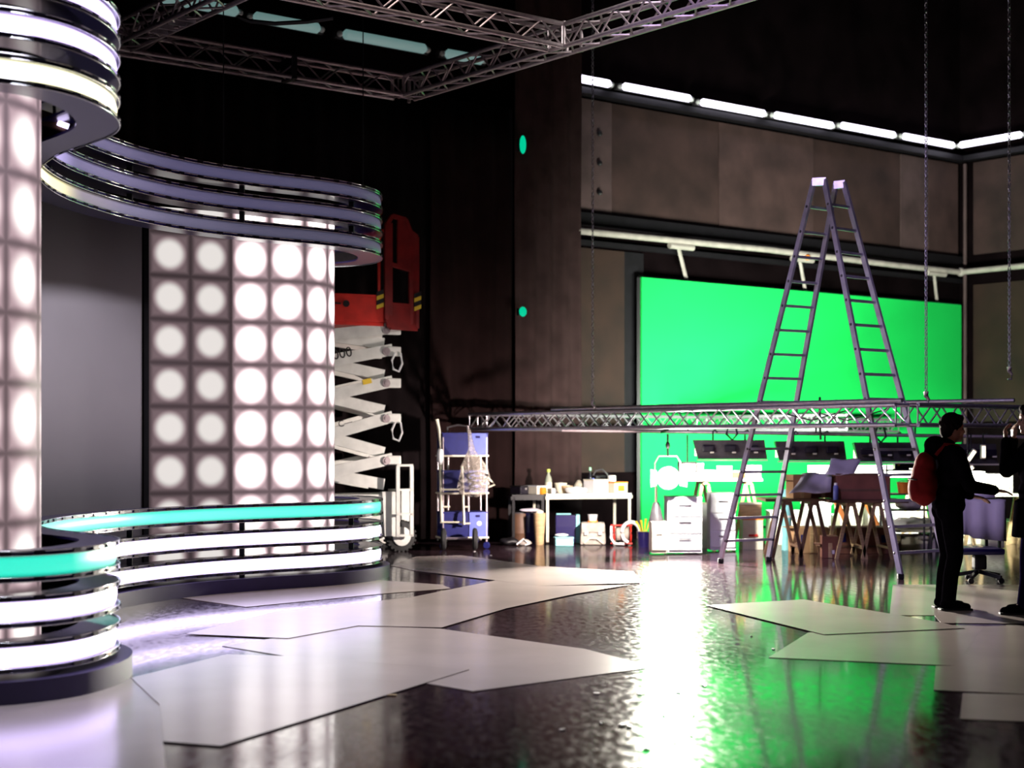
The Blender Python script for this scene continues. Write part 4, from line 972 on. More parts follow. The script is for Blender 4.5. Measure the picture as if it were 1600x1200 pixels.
t = rbox('grey_fixture', 'flat grey fixture just right of the glaring lamp', 'stage light', Vector((X(1074, 21.2), 21.2, 1.09)), (.24, .2, .14), 'grey_dark', .01, None, (('front_plate', (0, -.11, .07), (.2, .02, .1), 'grey'), ('bracket', (0, 0, .3), (.02, .02, .4), 'black')), rz(0))
# white cabinet units beneath the lamp
def cabinet(u0, u1, vt, d, dep, label, m='white', name='white_cabinet', drawers=2):
    c = Vector(((X(u0, d)+X(u1, d))/2, d+dep/2, 0)); wd = X(u1, d)-X(u0, d); hh = Z(vt, d)
    t = thing(name, label, 'cabinet', c); MB().box(c+UP*(hh/2+.01), (wd, dep, hh-.02), None, .006).build('body', m, t)
    for k in range(drawers):
        dh = (hh-.08)/drawers; dr = MB().box(c+Vector((0, -dep/2-.008, .05+dh*(k+.5))), (wd*.92, .016, dh*.92), None, .004).build('drawer', m, t)
        MB().tube(c+Vector((-wd*.18, -dep/2-.03, .05+dh*(k+.7))), c+Vector((wd*.18, -dep/2-.03, .05+dh*(k+.7))), .007).build('handle', 'chrome', dr)
    MB().box(c+UP*(hh+.005), (wd*1.02, dep*1.02, .02), None, .004).build('top', m, t); return t
cabinet(1018, 1042, 817, 21.0, .4, 'low cream crate-like cabinet left of the tall white one under the lamp', 'cream', drawers=1)
cabinet(1043, 1097, 778, 21.1, .5, 'tall white cabinet standing under the glaring lamp', 'white', drawers=3)
cabinet(1110, 1150, 772, 21.6, .4, 'white cabinet behind the left foot of the ladder', 'white', drawers=3)
q = Vector((X(1006, 22.6), 22.6, 0)); t = thing('blue_pot', 'blue-grey pot with yellow stems at the foot of the green screen', 'pot', q)
MB().lathe(q, [(.08, 0), (.10, .2), (.11, .22), (.09, .22)], 18).build('body', 'navy', t, True)
for k in range(4):
    a = -.08+.05*k; MB().path([q+Vector((a*.4, 0, .2)), q+Vector((a, 0, .32)), q+Vector((a*1.4, -.02, .36+.02*k))], [.008, .012, .02], 6).build('stem', 'yellow', t, True)
q = Vector((X(1029, 20.85), 20.85, .0)); 
t = thing('lamp_stand', 'dark cone-shaped base on the cream cabinet below the lamp', 'stand', Vector((q.x, q.y+.35, Z(817, 21.0)+.016)))
qq = t.location.copy(); MB().lathe(qq, [(.10, 0), (.09, .05), (.05, .22), (.035, .25)], 16).build('cone', 'grey_dark', t, True); MB().tube(qq+UP*.24, qq+UP*.46, .018).build('stem', 'cream', t)
# trestle-legged white bench behind the ladder
def trestle(parent, c, hgt, wd, m, spread=.2, dirv=Vector((0, 1, 0))):
    tr_ = thing('trestle', None, None); tr_.parent = parent; tr_.location = Vector(c)-parent.location
    side = dirv
    ex = Vector((side.y, -side.x, 0))
    for k in (-1, 1):
        for j in (-1, 1):
            MB().bar(Vector(c)+side*k*wd/2+ex*j*spread+UP*.0, Vector(c)+side*k*wd/2+ex*j*.03+UP*hgt, .045, .03).build('leg', m, tr_)
    MB().bar(Vector(c)-side*(wd/2+.05)+UP*(hgt-.02), Vector(c)+side*(wd/2+.05)+UP*(hgt-.02), .05, .07).build('beam', m, tr_)
    for j in (-1, 1): MB().bar(Vector(c)-side*wd/2+ex*j*spread*.75+UP*hgt*.2, Vector(c)+side*wd/2+ex*j*spread*.75+UP*hgt*.2, .03, .02).build('stretcher', m, tr_)
def bench(u0, u1, d, dep, ztop, label, mt, ml, us, spread=.2, th=.035):
    c = Vector(((X(u0, d)+X(u1, d))/2, d+dep/2, 0)); t = thing('trestle_table', label, 'table', c)
    MB().box(c+UP*(ztop-th/2), (X(u1, d)-X(u0, d), dep, th), None, .004).build('tabletop', mt, t)
    for u in us: trestle(t, Vector((X(u, d+dep/2), d+dep/2, 0)), ztop-th, dep*.8, ml, spread)
    return c
bench(1062, 1192, 22.4, .7, Z(748, 22.4), 'pale trestle bench close in front of the green screen, left of the ladder', 'white', 'wood', (1098, 1165), .22)
bench(1196, 1289, 20.35, .75, .765, 'dark trestle table behind the ladder, left one of two in a row', 'wood_dark', 'wood_dark', (1224, 1266), .19)
bench(1296, 1420, 20.15, .8, .755, 'dark trestle table behind the ladder, right one of two in a row', 'wood_dark', 'wood', (1322, 1362), .19)
def B(u, d, z): return Vector((X(u, d), d, z))
def pxbox(name, label, cat, u0, u1, vt, d, dep, z, m, lid=None, rot=0, parts=(), bev=.006, hgt=None):
    wd = X(u1, d)-X(u0, d); hh = hgt if hgt else Z(vt, d)-z
    return rbox(name, label, cat, B((u0+u1)/2, d+dep/2, z), (wd, dep, hh), m, bev, lid, parts, rz(rot))
def flaps(wd, dep, hh, m): return (('flap', (-wd/2-.04, 0, hh-.02), (.1, dep*.9, .008), m), ('tape', (0, -dep/2-.002, hh*.5), (.05, .004, hh*.95), 'wood'))
pxbox('cardboard_box', 'open cardboard box at the left end of the long dark table', 'box', 1233, 1262, 742, 20.45, .35, .766, 'cardboard', None, .1, flaps(.24, .35, .25, 'cardboard'))
pxbox('cardboard_box', 'wide dark red-brown box on the right half of the dark table', 'box', 1302, 1386, 742, 20.35, .45, .756, 'cardboard_dark', 'wood_dark', -.04, (('tape', (0, -.226, .12), (.6, .004, .03), 'wood_dark'),))
pxbox('cardboard_box', 'low brown box behind the lilac sheets on the dark table', 'box', 1262, 1302, 742, 20.65, .3, .766, 'cardboard_dark', None, .05, flaps(.34, .3, .25, 'cardboard_dark'))
def sheet(pts, m, name, label, th=.006):
    # pts rows -> draped sheet
    o = MB().grid(pts).build(name, m, None, 'all', origin=pts[0][0], fixn=False); md = o.modifiers.new('t', 'SOLIDIFY'); md.thickness = th; return tag(o, label, 'paper')
def drape(us_top, us_bot, vt, vb, d, label, curl=.1, n=8, seed=1):
    rows = []
    for k in range(9):
        t = k/8; v = vt+(vb-vt)*t; ua = us_top[0]+(us_bot[0]-us_top[0])*t**1.6; ub = us_top[1]+(us_bot[1]-us_top[1])*t
        rows.append([B(ua+(ub-ua)*j/n, d+.30-(.30+curl)*t+.015*math.sin(j*1.7+seed+k*.5), 0)+UP*Z(v+1.2*math.sin(j*1.1+seed), d) for j in range(n+1)])
    sheet(rows, 'paper', 'paper_sheet', label)
drape((1253, 1300), (1232, 1298), 740, 770, 20.2, 'lilac-grey curling sheet leaning on the boxes on the dark table', .02, seed=2)
drape((1298, 1346), (1289, 1334), 718, 742, 20.35, 'smaller lilac-grey sheet lying higher, over the dark red-brown box', .0, seed=4)
q = B(1306, 20.23, .756); t = thing('spray_can', 'blue and white can standing on the dark table beside the lilac sheet', 'can', q)
MB().lathe(q, [(.03, 0), (.033, .005), (.033, .17), (.02, .19)], 16).build('body', 'blue_light', t, True); MB().lathe(q+UP*.185, [(.022, 0), (.022, .03), (.012, .035)], 14).build('cap', 'white', t, True)
# under and behind the dark table
pxbox('cardboard_box', 'cardboard box on the floor under the left half of the dark table', 'box', 1236, 1290, 824, 21.3, .4, .0, 'cardboard', None, .05, flaps(.46, .4, .36, 'cardboard')+(('side_mark', (-.12, -.202, .2), (.06, .004, .1), 'blue'),))
pxbox('cardboard_box', 'small red-brown box in front, between the trestles of the dark table', 'box', 1283, 1308, 838, 20.4, .3, .0, 'cardboard_dark', None, -.1, (('side_mark', (.03, -.152, .08), (.05, .004, .05), 'paper'),)+flaps(.2, .3, .2, 'cardboard_dark'))
pxbox('cardboard_box', 'long dark brown box on the floor under the right half of the dark table', 'box', 1300, 1392, 824, 21.2, .45, .0, 'cardboard_dark', None, .03, (('side_mark', (-.3, -.227, .22), (.07, .004, .12), 'blue'), ('side_mark', (.24, -.227, .2), (.06, .004, .1), 'blue'), ('tape', (0, -.227, .1), (.7, .004, .03), 'wood_dark')))
pxbox('white_tub', 'large white tub behind the left trestles, just above the cardboard', 'tub', 1256, 1294, 782, 22.5, .4, .0, 'white', 'cream', 0, (('rim', (0, 0, Z(782, 22.5)-.05), (X(1294, 22.5)-X(1256, 22.5)+.03, .43, .03), 'white'),))
pxbox('white_tub', 'large white tub behind the right trestles of the dark table', 'tub', 1308, 1342, 782, 22.5, .4, .0, 'cream', 'white', 0, (('rim', (0, 0, Z(782, 22.5)-.05), (X(1342, 22.5)-X(1308, 22.5)+.03, .43, .03), 'cream'),))
pxbox('grey_locker', 'grey ribbed metal bin behind the right end of the dark table', 'bin', 1352, 1384, 776, 22.6, .35, .0, 'grey', None, 0, tuple(('rib', (-.12+.06*k, -.18, .35), (.015, .015, .6), 'cream') for k in range(5)))
q = B(1229, 21.95, 0); t = thing('plastic_sheet', 'tall rolled pale blue plastic sheet standing behind the ladder leg', 'roll', q)
MB().lathe(q, [(.07, 0), (.06, .2), (.075, .5), (.08, .8), (.05, .84)], 14).build('roll', 'teal', t, True); MB().lathe(q+UP*.45, [(.082, 0), (.082, .03)], 14).build('band', 'white', t, True)
for i, (u0, u1, vt, vb, lab) in enumerate(((1299, 1326, 782, 818, 'orange strut leaning behind the middle trestle'), (1346, 1370, 786, 822, 'orange strut leaning behind the right trestle'))):
    a, c = B(u0, 22.2, 0), B(u1, 21.95, 0); a.z = .8; c.z = .0; c.x += .15
    o = thing('orange_strut', lab, 'strut', c, group=None); MB().bar(c+UP*.02, a, .07, .03).build('bar', 'orange', o); MB().box(c+UP*.012, (.12, .1, .024), None, .004).build('foot', 'cream', o)
# small pale jars and boxes on the far bench
zt_ = Z(748, 22.4)+.001
items = [(1072, 14, .14, 'white', 'white carton left on the pale bench'), (1088, 10, .2, 'cream', 'tall cream carton on the pale bench, second from the left'), (1108, 16, .1, 'white', 'low white carton near the middle of the pale bench'), (1132, 12, .16, 'cream', 'cream carton right of the middle on the pale bench'), (1152, 14, .09, 'orange', 'small orange-topped carton on the pale bench'), (1176, 16, .17, 'white', 'white carton at the right end of the pale bench')]
for u, w_, h_, m_, lab in items: rbox('carton', lab, 'box', B(u, 22.7, zt_), (w_*22.7/F, .2, h_), m_, .006, 'cream' if m_ != 'cream' else 'white', (('side_label', (0, -.102, h_*.5), (w_*22.7/F*.5, .003, h_*.4), 'yellow' if u == 1152 else 'grey'),))
rr = [(1070, 1105, 'left leaning white board below the pale bench'), (1155, 1190, 'cream leaning board under the right end of the pale bench')]
for u0, u1, lab in rr:
    a = B(u0, 22.35, 0); c = B(u1, 22.35, 0); o = thing('leaning_board', lab, 'board', (a+c)/2)
    MB().slab([a, c, c+UP*.62+Vector((0, .0, 0)), a+UP*.62], (0, 1, 0), .02).build('face', 'white' if u0 < 1100 else 'wood', o); MB().bar(a+UP*.63, c+UP*.63, .03, .03).build('edge_strip', 'cream', o)
pxbox('red_case', 'flat red and cream case on the floor under the pale bench', 'case', 1158, 1190, 812, 22.0, .3, .0, 'cream', 'orange', 0, (('handle', (0, -.16, .2), (.12, .02, .03), 'red'),))
# right side, between ladder and first person
bench(1372, 1470, 21.9, .7, Z(828, 21.9), 'low table with bright clutter between the ladder and the first person', 'cream', 'grey_dark', (1384, 1450), .06)
zc = Z(828, 21.9)+.001
lump('crumpled_sheet', 'heap of crumpled white sheeting on the low bright table', 'sheet', B(1426, 22.15, zc), (.32, .18, .09), 'white', 21)
lump('crumpled_sheet', 'small crumpled white bag at the left of the low bright table', 'sheet', B(1383, 22.1, zc), (.11, .12, .06), 'white', 22)
rbox('clamp_box', 'small grey-violet box at the right of the low bright table', 'box', B(1458, 22.05, zc), (.09, .15, .25), 'paper', .006, 'paper', (('side_label', (0, -.076, .12), (.05, .003, .08), 'white'),), rz(0))
pxbox('white_crate', 'white flat-sided crate on the floor under the low bright table', 'crate', 1402, 1465, 838, 22.0, .4, .0, 'cream', 'white', .0, (('grip', (0, -.23, .16), (.12, .02, .03), 'grey'),))
pxbox('grey_tray', 'grey tray on the floor left of the white crate', 'tray', 1376, 1400, 850, 22.0, .4, .0, 'grey', None, .0, (('rim', (0, 0, .11), (.23, .42, .012), 'cream'),))
q = B(1414, 21.3, .0); 
sh = thing('wire_shelf', 'dark wire shelf rack behind the red backpack, holding an orange bucket', 'shelf', B(1415, 21.6, 0))
for v in (735, 772, 797): MB().box(B(1415, 21.6, Z(v, 21.5)), (.62, .4, .02)).build('shelf_board', 'grey_dark', sh)
for sx in (-.3, .3):
    for sy in (-.18, .18): MB().tube(B(1415, 21.6, 0)+Vector((sx, sy, 0)), B(1415, 21.6, 1.18)+Vector((sx, sy, 0)), .014).build('upright', 'grey_dark', sh)
q = B(1413, 21.5, Z(772, 21.5)+.011); t = thing('orange_bucket', 'bright orange bucket on the wire shelf beside the red backpack', 'bucket', q)
MB().lathe(q, [(.08, 0), (.10, .14), (.105, .15), (.09, .15)], 20).build('body', 'orange', t, True); MB().path([q+Vector((-.1, 0, .14)), q+Vector((-.06, -.06, .17)), q+Vector((.06, -.06, .17)), q+Vector((.1, 0, .14))], .005, 5).build('handle', 'grey', t)
q = B(1400, 21.5, Z(735, 21.5)+.011); rbox('camera_body', 'black camera on the top of the wire shelf', 'camera', B(1408, 21.55, Z(735, 21.5)+.011), (.2, .14, .09), 'black_gloss', .01, None, (('lens', (.14, 0, .05), (.1, .07, .07), 'black'), ('record_mark', (-.05, -.071, .06), (.03, .004, .02), 'orange')), rz(0))
lump('cable_heap', 'heap of dark and cream cable on the lower wire shelf', 'cable', B(1420, 21.5, Z(797, 21.5)+.011), (.18, .12, .07), 'grey', 31)
# between the two people
q = B(1533, 17.5, 0); t = thing('covered_table', 'table under a hanging lilac-white cloth between the two people', 'table', q)
zt2 = Z(782, 17.5); MB().box(q+Vector((.0, .3, zt2-.02)), (.52, .6, .03)).build('tabletop', 'grey', t)
for sx in (-.22, .22):
    for sy in (.06, .54): MB().bar(q+Vector((sx, sy, .30)), q+Vector((sx, sy, zt2-.03)), .03, .03).build('leg', 'grey_dark', t)
MB().box(q+Vector((0, .3, .30)), (.5, .55, .03)).build('base_frame', 'navy', t)
rows = []
for k, (y, z) in enumerate([(.62, zt2), (.3, zt2+.004), (0, zt2+.003), (-.02, zt2-.03), (-.03, zt2-.22), (-.035, zt2-.40)]):
    rows.append([q+Vector((-.27+.54*j/12, y-.02*(k > 2)*math.sin(j*1.4), z-(.05*(j/12) if k == 5 else 0)-(.0)+(0.03 if (k == 5 and j < 4) else 0))) for j in range(13)])
o = MB().grid(rows).build('table_cloth', 'paper', None, 'all', origin=q+UP*zt2, fixn=False); md = o.modifiers.new('t', 'SOLIDIFY'); md.thickness = .006; tag(o, 'lilac-white cloth hanging over the front of the table between the people', 'cloth')
lump('folded_cloth', 'thick folded white cloth lying on the covered table', 'cloth', q+Vector((0, .25, zt2+.006)), (.25, .2, .06), 'paper', 41)
q = B(1528, 16.9, 0); t = thing('office_chair', 'black swivel chair base pushed under the covered table', 'chair', q)
for k in range(5):
    a = k*2*PI/5+.4; e = Vector((math.cos(a)*.28, math.sin(a)*.28, 0)); MB().bar(q+UP*.12, q+e+UP*.07, .04, .03).build('base_arm', 'black_gloss', t)
    MB().lathe(q+e+Vector((0, .02, .035)), [(.03, 0), (.033, .01), (.033, .03), (.03, .04)], 12, RX90).build('castor', 'rubber', t, True)
MB().tube(q+UP*.1, q+UP*.30, .03).build('gas_lift', 'chrome', t); MB().box(q+UP*.34, (.46, .42, .07), None, .03).build('seat', 'navy', t, True)
MB().box(q+Vector((.0, -.05, .22)), (.14, .12, .16), None, .03).build('mechanism', 'black', t)
bench(1500, 1625, 22.3, .7, Z(772, 22.3), 'pale table in the background between the two people', 'cream', 'wood', (1515, 1600), .15)
zb2 = Z(772, 22.3)+.001
rbox('carton', 'cream carton with an open top behind the first person', 'box', B(1518, 22.5, zb2), (.30, .25, .30), 'cream', .008, 'white', (('side_label', (0, -.127, .15), (.1, .003, .1), 'white'),), rz(0))
q = B(1558, 22.5, zb2); t = thing('wire_basket', 'cream wire mesh basket on the pale background table', 'basket', q)
mb = MB()
for k in range(10): x = -.18+.04*k; mb.tube(q+Vector((x, -.12, 0)), q+Vector((x, -.12, .28)), .004, seg=4)
for k in range(8): mb.tube(q+Vector((-.18, -.12, .04*k)), q+Vector((.18, -.12, .04*k)), .004, seg=4)
mb.build('mesh_front', 'grey_dark', t)['kind'] = 'stuff'
MB().box(q+Vector((0, .1, .14)), (.36, .02, .28)).build('back_panel', 'cream', t); MB().box(q+Vector((0, 0, .01)), (.36, .24, .02)).build('floor_plate', 'cream', t)
for s in (-.18, .18): MB().box(q+Vector((s, 0, .14)), (.012, .24, .28)).build('side_panel', 'cream', t)
pxbox('cream_bin', 'round-cornered cream bin on the floor behind the chair base', 'bin', 1536, 1566, 826, 22.2, .3, .0, 'cream', 'white', 0, (), .05)
# small pale lamps right of the first person
for u, v, a, lab in ((1517, 712, .6, 'small pale clamp lamp hanging left of the second person'), (1536, 706, .0, 'slim pale lamp hanging just left of the second person'), (1512, 735, .9, 'lowest small pale lamp in the gap between the people')):
    q = PD(u, v, 20.3); t = thing('clip_lamp', lab, 'lamp', q, group='small lamps between the two people')
    R = Matrix.Rotation(a, 3, 'Y'); MB().box(q, (.06, .06, .18), R, .01).build('head', 'cream', t); MB().box(q+Vector((0, -.035, 0)), (.04, .01, .14), R).build('lens', 'flood_glow', t)
    MB().tube(q+UP*.06, (q.x, q.y, 1.60), .01).build('hanger', 'black', t)
pxbox('added_box', 'added wide cream box low behind the left trestles, half covered by cardboard', 'box', 1200, 1250, 800, 23.0, .4, .0, 'cream', 'white', 0, (('grip', (0, -.205, .35), (.12, .012, .03), 'grey'),))  # added pale boxes stand in for blown-out clutter behind the tables
pxbox('added_box', 'added cream box in the middle behind the trestle tables', 'box', 1296, 1352, 806, 23.2, .4, .0, 'cream', 'white', 0, (('grip', (0, -.205, .35), (.12, .012, .03), 'grey'),))
pxbox('added_box', 'added white box between the low bright table and the green screen', 'box', 1392, 1440, 790, 23.4, .4, .0, 'white', 'cream', 0, (('grip', (0, -.205, .35), (.12, .012, .03), 'grey'),))
pxbox('added_box', 'added large cream box behind the chair base between the people', 'box', 1498, 1534, 812, 23.2, .5, .0, 'cream', 'white', 0, (('grip', (0, -.255, .35), (.12, .012, .03), 'grey'),))
pxbox('added_box', 'added yellowish box under the pale background table at the right edge', 'box', 1568, 1606, 815, 23.2, .5, .0, 'wood', 'cream', 0, (('grip', (0, -.255, .35), (.12, .012, .03), 'grey'),))
pxbox('added_board', 'added wide white board standing behind the flood lights above the dark tables', 'board', 1262, 1440, 727, 23.0, .03, Z(742, 23.0), 'cream', None, 0, tuple(('batten', (dx, -.02, .05), (.04, .02, .1), 'wood') for dx in (-.7, 0, .7)))  # added board catching flood light, in place of blown-out clutter
bench(1255, 1452, 22.95, .5, Z(742, 23.0)-.001, 'added long pale bench against the green screen behind the dark tables', 'cream', 'wood', (1275, 1430), .15)  # bench added to carry that board in the bright background
# dark flex loops hanging under the lowered truss
for u, lab in ((1146, 'looped black flex hanging on the lamp bar left of the ladder'), (1280, 'straight black flex drop below the truss in the ladder opening'), (1378, 'looped black flex hanging right of the ladder middle')):
    q = barpt(u); o = MB().path([q+Vector((-.06, 0, .12)), q+Vector((-.1, -.02, -.02)), q+Vector((-.02, -.03, -.1)), q+Vector((.05, -.03, -.02)), q+Vector((.02, 0, .12))] if u != 1280 else [q+UP*.5+Vector((0, -.05, 0)), q+Vector((0, -.05, .1)), q+Vector((.01, -.05, -.08))], .016, 6).build('flex_cable', 'black', None, True, origin=q); tag(o, lab, 'cable')

# ================================================================= PEOPLE
def remesh_obj(mb, name, m, parent, vox, it=3, smooth_f=.6):
    me = bpy.data.meshes.new(name+'_src'); mb.bm.to_mesh(me); mb.bm.free()
    o = bpy.data.objects.new(name+'_src', me); COL.objects.link(o)
    r = o.modifiers.new('r', 'REMESH'); r.mode = 'VOXEL'; r.voxel_size = vox
    s = o.modifiers.new('s', 'SMOOTH'); s.iterations = it; s.factor = smooth_f
    dg = bpy.context.evaluated_depsgraph_get(); dg.update()
    nm = bpy.data.meshes.new_from_object(o.evaluated_get(dg)); nm.name = name
    bpy.data.objects.remove(o); bpy.data.meshes.remove(me)
    nm.materials.clear(); nm.materials.append(M[m] if isinstance(m, str) else m)
    nm.polygons.foreach_set('use_smooth', [True]*len(nm.polygons))
    q = bpy.data.objects.new(name, nm); COL.objects.link(q); q.parent = parent; return q
def cap(mb, a, c, r0, r1, n=6):
    a, c = Vector(a), Vector(c); L_ = (c-a).length; n = max(2, int(L_/(min(r0, r1)*.6)))
    mb.tube(a, c, r0, r1, 14); mb.ball(a, r0, None, 14, 8); mb.ball(c, r1, None, 14, 8)
def chainc(mb, pts): 
    for (p, r), (q, s) in zip(pts, pts[1:]): cap(mb, p, q, r, s)
def hand(mb, w, d, side, up, s=1.0, curl=.5):
    """w wrist, d direction of the palm, side = thumb side, up = back of hand"""
    w, d, side, up = Vector(w), Vector(d).normalized(), Vector(side).normalized(), Vector(up).normalized()
    for k in (-1, -.33, .33, 1): cap(mb, w+side*.006*k, w+d*.085*s+side*.026*k*s, .017*s, .013*s)
    for k, L_ in ((1, .074), (.33, .082), (-.33, .076), (-1, .06)):
        a = w+d*.088*s+side*.027*k*s; dirn = d
        for seg in (.45, .32, .23):
            dirn = (dirn-up*curl*.75).normalized(); c = a+dirn*L_*seg*s; cap(mb, a, c, .0092*s, .0082*s); a = c
    a = w+d*.025*s+side*.02*s; c = a+(d*.6+side*.8).normalized()*.04*s; cap(mb, a, c, .014*s, .011*s); e = c+(d*.95+side*.15-up*.3).normalized()*.03*s; cap(mb, c, e, .011*s, .0095*s)
def person(name, label, loc, rot, pose, hgt, cloth, trousers, hair_style=0):
    """figure faces +x before turning; z up; s<0 right side (y negative)"""
    r = thing(name, label, 'person', loc, rot); k = hgt/1.75
    H = lambda x, y, z: Vector((x*k, y*k, z*k))
    J = dict(pose)
    hd = J['head']; hx, hz_ = hd
    # body: head, neck, forearms and hands, legs - one surface
    b = MB()
    hc = H(hx, 0, hz_)
    b.ball(hc+H(0, 0, .03), (.094*k, .076*k, .105*k), None, 24, 16)
    b.ball(hc+H(.028, 0, -.045), (.066*k, .058*k, .072*k), None, 20, 14)
    b.ball(hc+H(.062, 0, -.096), (.026*k, .026*k, .020*k)); b.ball(hc+H(.03, 0, -.07), (.055*k, .052*k, .035*k))          # chin, jaw
    b.ball(hc+H(.10, 0, -.022), (.017*k, .014*k, .017*k)); cap(b, hc+H(.088, 0, .016), hc+H(.104, 0, -.02), .009*k, .012*k)   # nose
    b.ball(hc+H(.083, 0, -.058), (.016*k, .024*k, .007*k)); b.ball(hc+H(.081, 0, -.070), (.015*k, .021*k, .008*k))          # lips
    b.ball(hc+H(.078, 0, .03), (.018*k, .052*k, .012*k))                                                                  # brow
    for s in (-1, 1):
        b.ball(hc+H(.068, .045*s, -.018), (.022*k, .018*k, .02*k)); b.ball(hc+H(-.005, .078*s, -.01), (.018*k, .009*k, .032*k))
    cap(b, H(hx-.03, 0, hz_-.07), H(-.025, 0, 1.40), .056*k, .062*k)
    b.ball(H(0, 0, 1.30), (.09*k, .16*k, .12*k)); b.ball(H(0, 0, 1.08), (.085*k, .13*k, .14*k)); b.ball(H(0, 0, .95), (.10*k, .155*k, .12*k))
    for s, arm in ((-1, J['armR']), (1, J['armL'])):
        sh_, el, wr_ = [H(*p) for p in arm[:3]]
        chainc(b, [(sh_, .048*k), (el, .038*k), (wr_, .026*k)])
        dd = H(*arm[3]); hand(b, wr_, dd, arm[4], arm[5], k, arm[6])
    for s, leg in ((-1, J['legR']), (1, J['legL'])):
        hp, kn, an_ = [H(*p) for p in leg]
        chainc(b, [(hp, .078*k), (kn, .052*k), (an_, .036*k)]); cap(b, an_, an_+H(.08, 0, -.04), .034*k, .024*k)
    remesh_obj(b, 'body', 'skin', r, .0075, 3)
    for s in (-1, 1):                                                                                                    # eyes
        e = hc+H(.0835, .029*s, .004); MB().ball(wm(r) @ e, .0085*k).build('eye', 'black_gloss', r, True)
    # trousers
    b = MB()
    for leg in (J['legR'], J['legL']):
        hp, kn, an_ = [H(*p) for p in leg]
        chainc(b, [(hp+H(0, 0, .02), .104*k), ((hp+kn)/2, .092*k), (kn, .072*k), ((kn*.55+an_*.45)+H(-.012, 0, 0), .068*k), (an_+H(0, 0, .0), .064*k)])
    b.ball(H(-.01, 0, .93), (.135*k, .175*k, .14*k)); b.ball(H(-.055, .06, .88), (.09*k, .09*k, .10*k)); b.ball(H(-.055, -.06, .88), (.09*k, .09*k, .10*k))
    remesh_obj(b, 'trousers', trousers, r, .014, 3)
    # shoes
    for leg in (J['legR'], J['legL']):
        an_ = H(*leg[2]); b = MB()
        cap(b, an_+H(-.03, 0, -.035), an_+H(.05, 0, -.045), .048*k, .045*k); cap(b, an_+H(.05, 0, -.05), an_+H(.165, 0, -.06), .044*k, .036*k)
        b.ball(an_+H(-.01, 0, .01), (.052*k, .046*k, .05*k))
        for v in b.bm.verts: v.co.z = max(v.co.z, .008)
        sh = remesh_obj(b, 'shoe', 'cloth_black', r, .010, 2)
        q = wm(r) @ (an_+H(.06, 0, 0)); q.z = .01; MB().box(q, (.29*k, .098*k, .02), Matrix.Rotation(rot, 3, 'Z'), .008).build('sole', 'rubber', sh)
    # jacket
    b = MB()
    b.ball(H(-.005, 0, 1.34), (.125*k, .205*k, .12*k)); b.ball(H(.0, 0, 1.20), (.135*k, .19*k, .16*k)); b.ball(H(0, 0, 1.02), (.135*k, .18*k, .15*k)); b.ball(H(-.01, 0, J.get('hem', .9)), (.145*k, .19*k, .11*k))
    if J.get('long'): b.ball(H(0, 0, .78), (.16*k, .20*k, .16*k)); b.tube(H(0, 0, .95), H(0, 0, .64), .165*k, .19*k, 24)
    cap(b, H(-.03, -.12, 1.40), H(-.03, .12, 1.40), .075*k, .075*k)
    cap(b, H(-.03, 0, 1.40), H(-.03, 0, 1.465), .085*k, .078*k)                                                      # collar
    for arm in (J['armR'], J['armL']):
        sh_, el, wr_ = [H(*p) for p in arm[:3]]
        chainc(b, [(sh_, .075*k), (el, .060*k), (wr_+(el-wr_)*.08, .046*k)])
    jk = remesh_obj(b, 'jacket', cloth, r, .013, 3)
    if J.get('hood'):
        b = MB(); b.ball(H(-.13, 0, 1.46), (.10*k, .12*k, .085*k)); b.ball(H(-.07, .09, 1.45), (.08*k, .05*k, .06*k)); b.ball(H(-.07, -.09, 1.45), (.08*k, .05*k, .06*k)); b.ball(H(-.16, 0, 1.39), (.07*k, .10*k, .07*k))
        remesh_obj(b, 'hood', cloth, r, .012, 3)
    # hair
    b = MB(); b.ball(hc+H(-.014, 0, .052), (.104*k, .090*k, .100*k), None, 24, 16); b.ball(hc+H(-.055, 0, -.005), (.062*k, .080*k, .085*k)); b.ball(hc+H(.045, .0, .098), (.056*k, .066*k, .038*k))
    for s in (-1, 1): b.ball(hc+H(-.012, .072*s, .02), (.04*k, .016*k, .05*k))
    rnd = random.Random(5)
    for i in range(46):
        a = rnd.uniform(0, 2*PI); e = rnd.uniform(-.1, 1.4); dv = Vector((math.cos(a)*math.cos(e), math.sin(a)*math.cos(e), math.sin(e)))
        if dv.x > .55 and dv.z < .55: continue
        p = hc+H(-.014, 0, .05)+Vector((dv.x*.098, dv.y*.086, dv.z*.096))*k; cap(b, p, p+(Vector((-dv.y*.5, dv.x*.5, -.8))+dv*.3).normalized()*.035*k, .012*k, .006*k)
    remesh_obj(b, 'hair', 'hair', r, .0075, 1, .4)
    return r
p1 = G(1484, 952); f1 = .06
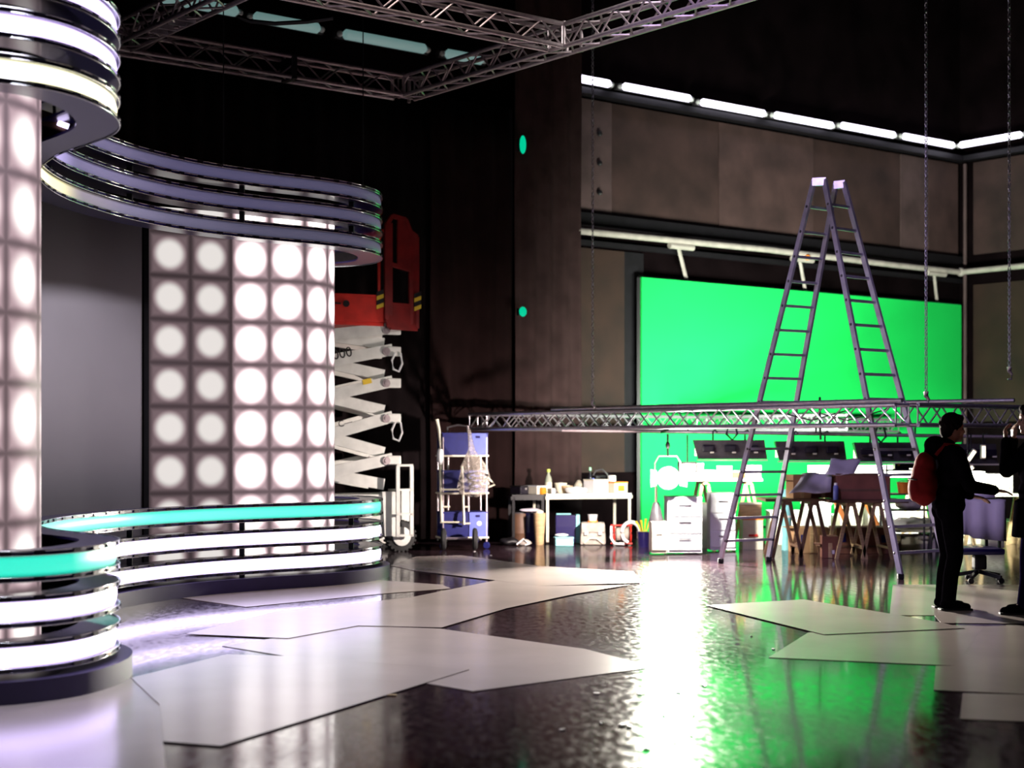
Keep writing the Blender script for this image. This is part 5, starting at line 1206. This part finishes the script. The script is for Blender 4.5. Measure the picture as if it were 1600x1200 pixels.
poseA = dict(head=(.025, 1.60), hood=True, hem=.93,
  armR=((0, -.19, 1.38), (.10, -.23, 1.10), (.36, -.16, 1.06), (.98, .1, -.1), (.3, 1, 0), (0, -.1, 1), .3),
  armL=((0, .19, 1.38), (.05, .24, 1.10), (.27, .2, 1.00), (.95, -.2, -.2), (.3, -1, 0), (0, .1, 1), .4),
  legR=((-.02, -.09, .90), (.015, -.10, .48), (-.045, -.10, .09)), legL=((-.02, .09, .90), (.02, .10, .48), (-.03, .11, .09)))
person('person', 'person in black hooded jacket and black trousers, wearing a red backpack', p1, f1, poseA, 1.76, 'cloth_black', 'cloth_black')
p2 = G(1617, 959)
poseB = dict(head=(.03, 1.62), hem=.9, long=True,
  armR=((0, -.19, 1.40), (.20, -.20, 1.20), (.16, -.08, 1.47), (.1, .5, .85), (-.3, 1, 0), (1, 0, 0), .6),
  armL=((0, .19, 1.40), (.26, .20, 1.20), (.24, .04, 1.46), (.0, -.5, .85), (-.3, -1, 0), (1, 0, 0), .6),
  legR=((0, -.09, .90), (.02, -.10, .48), (.02, -.11, .09)), legL=((0, .09, .90), (.07, .10, .48), (.10, .11, .09)))
person('person', 'person in a long dark coat cut by the right edge, raising both hands', p2, PI-.15, poseB, 1.82, 'cloth_black', 'cloth_navy')
# red backpack
bp = thing('backpack', 'red backpack worn by the person in the black hooded jacket', 'backpack', p1+UP*1.2, f1)
q0 = wm(bp); bp_k = 1.0
b = MB()
def LW(x, y, z): return Vector((x, y, z))
b.ball(LW(-.235, 0, -.06), (.115, .155, .22), None, 24, 16); b.ball(LW(-.225, 0, .08), (.095, .13, .13), None, 20, 12); b.ball(LW(-.24, 0, -.16), (.11, .15, .11), None, 20, 12); b.ball(LW(-.32, 0, -.12), (.055, .11, .12))
remesh_obj(b, 'body', 'pack', bp, .012, 3)
for s in (-1, 1):
    MB().path([q0 @ LW(-.16, .10*s, .18), q0 @ LW(-.09, .13*s, .275), q0 @ LW(.02, .14*s, .265), q0 @ LW(.09, .15*s, .18), q0 @ LW(.07, .13*s, .10)], .016, 8).build('shoulder_strap', 'pack', bp, True)
MB().path([q0 @ LW(-.335, -.11, -.04), q0 @ LW(-.37, 0, -.03), q0 @ LW(-.335, .11, -.04)], .007, 6).build('zip', 'black', bp, True)
MB().path([q0 @ LW(-.19, -.03, .20), q0 @ LW(-.2, 0, .25), q0 @ LW(-.19, .03, .20)], .009, 6).build('grab_loop', 'black', bp, True)
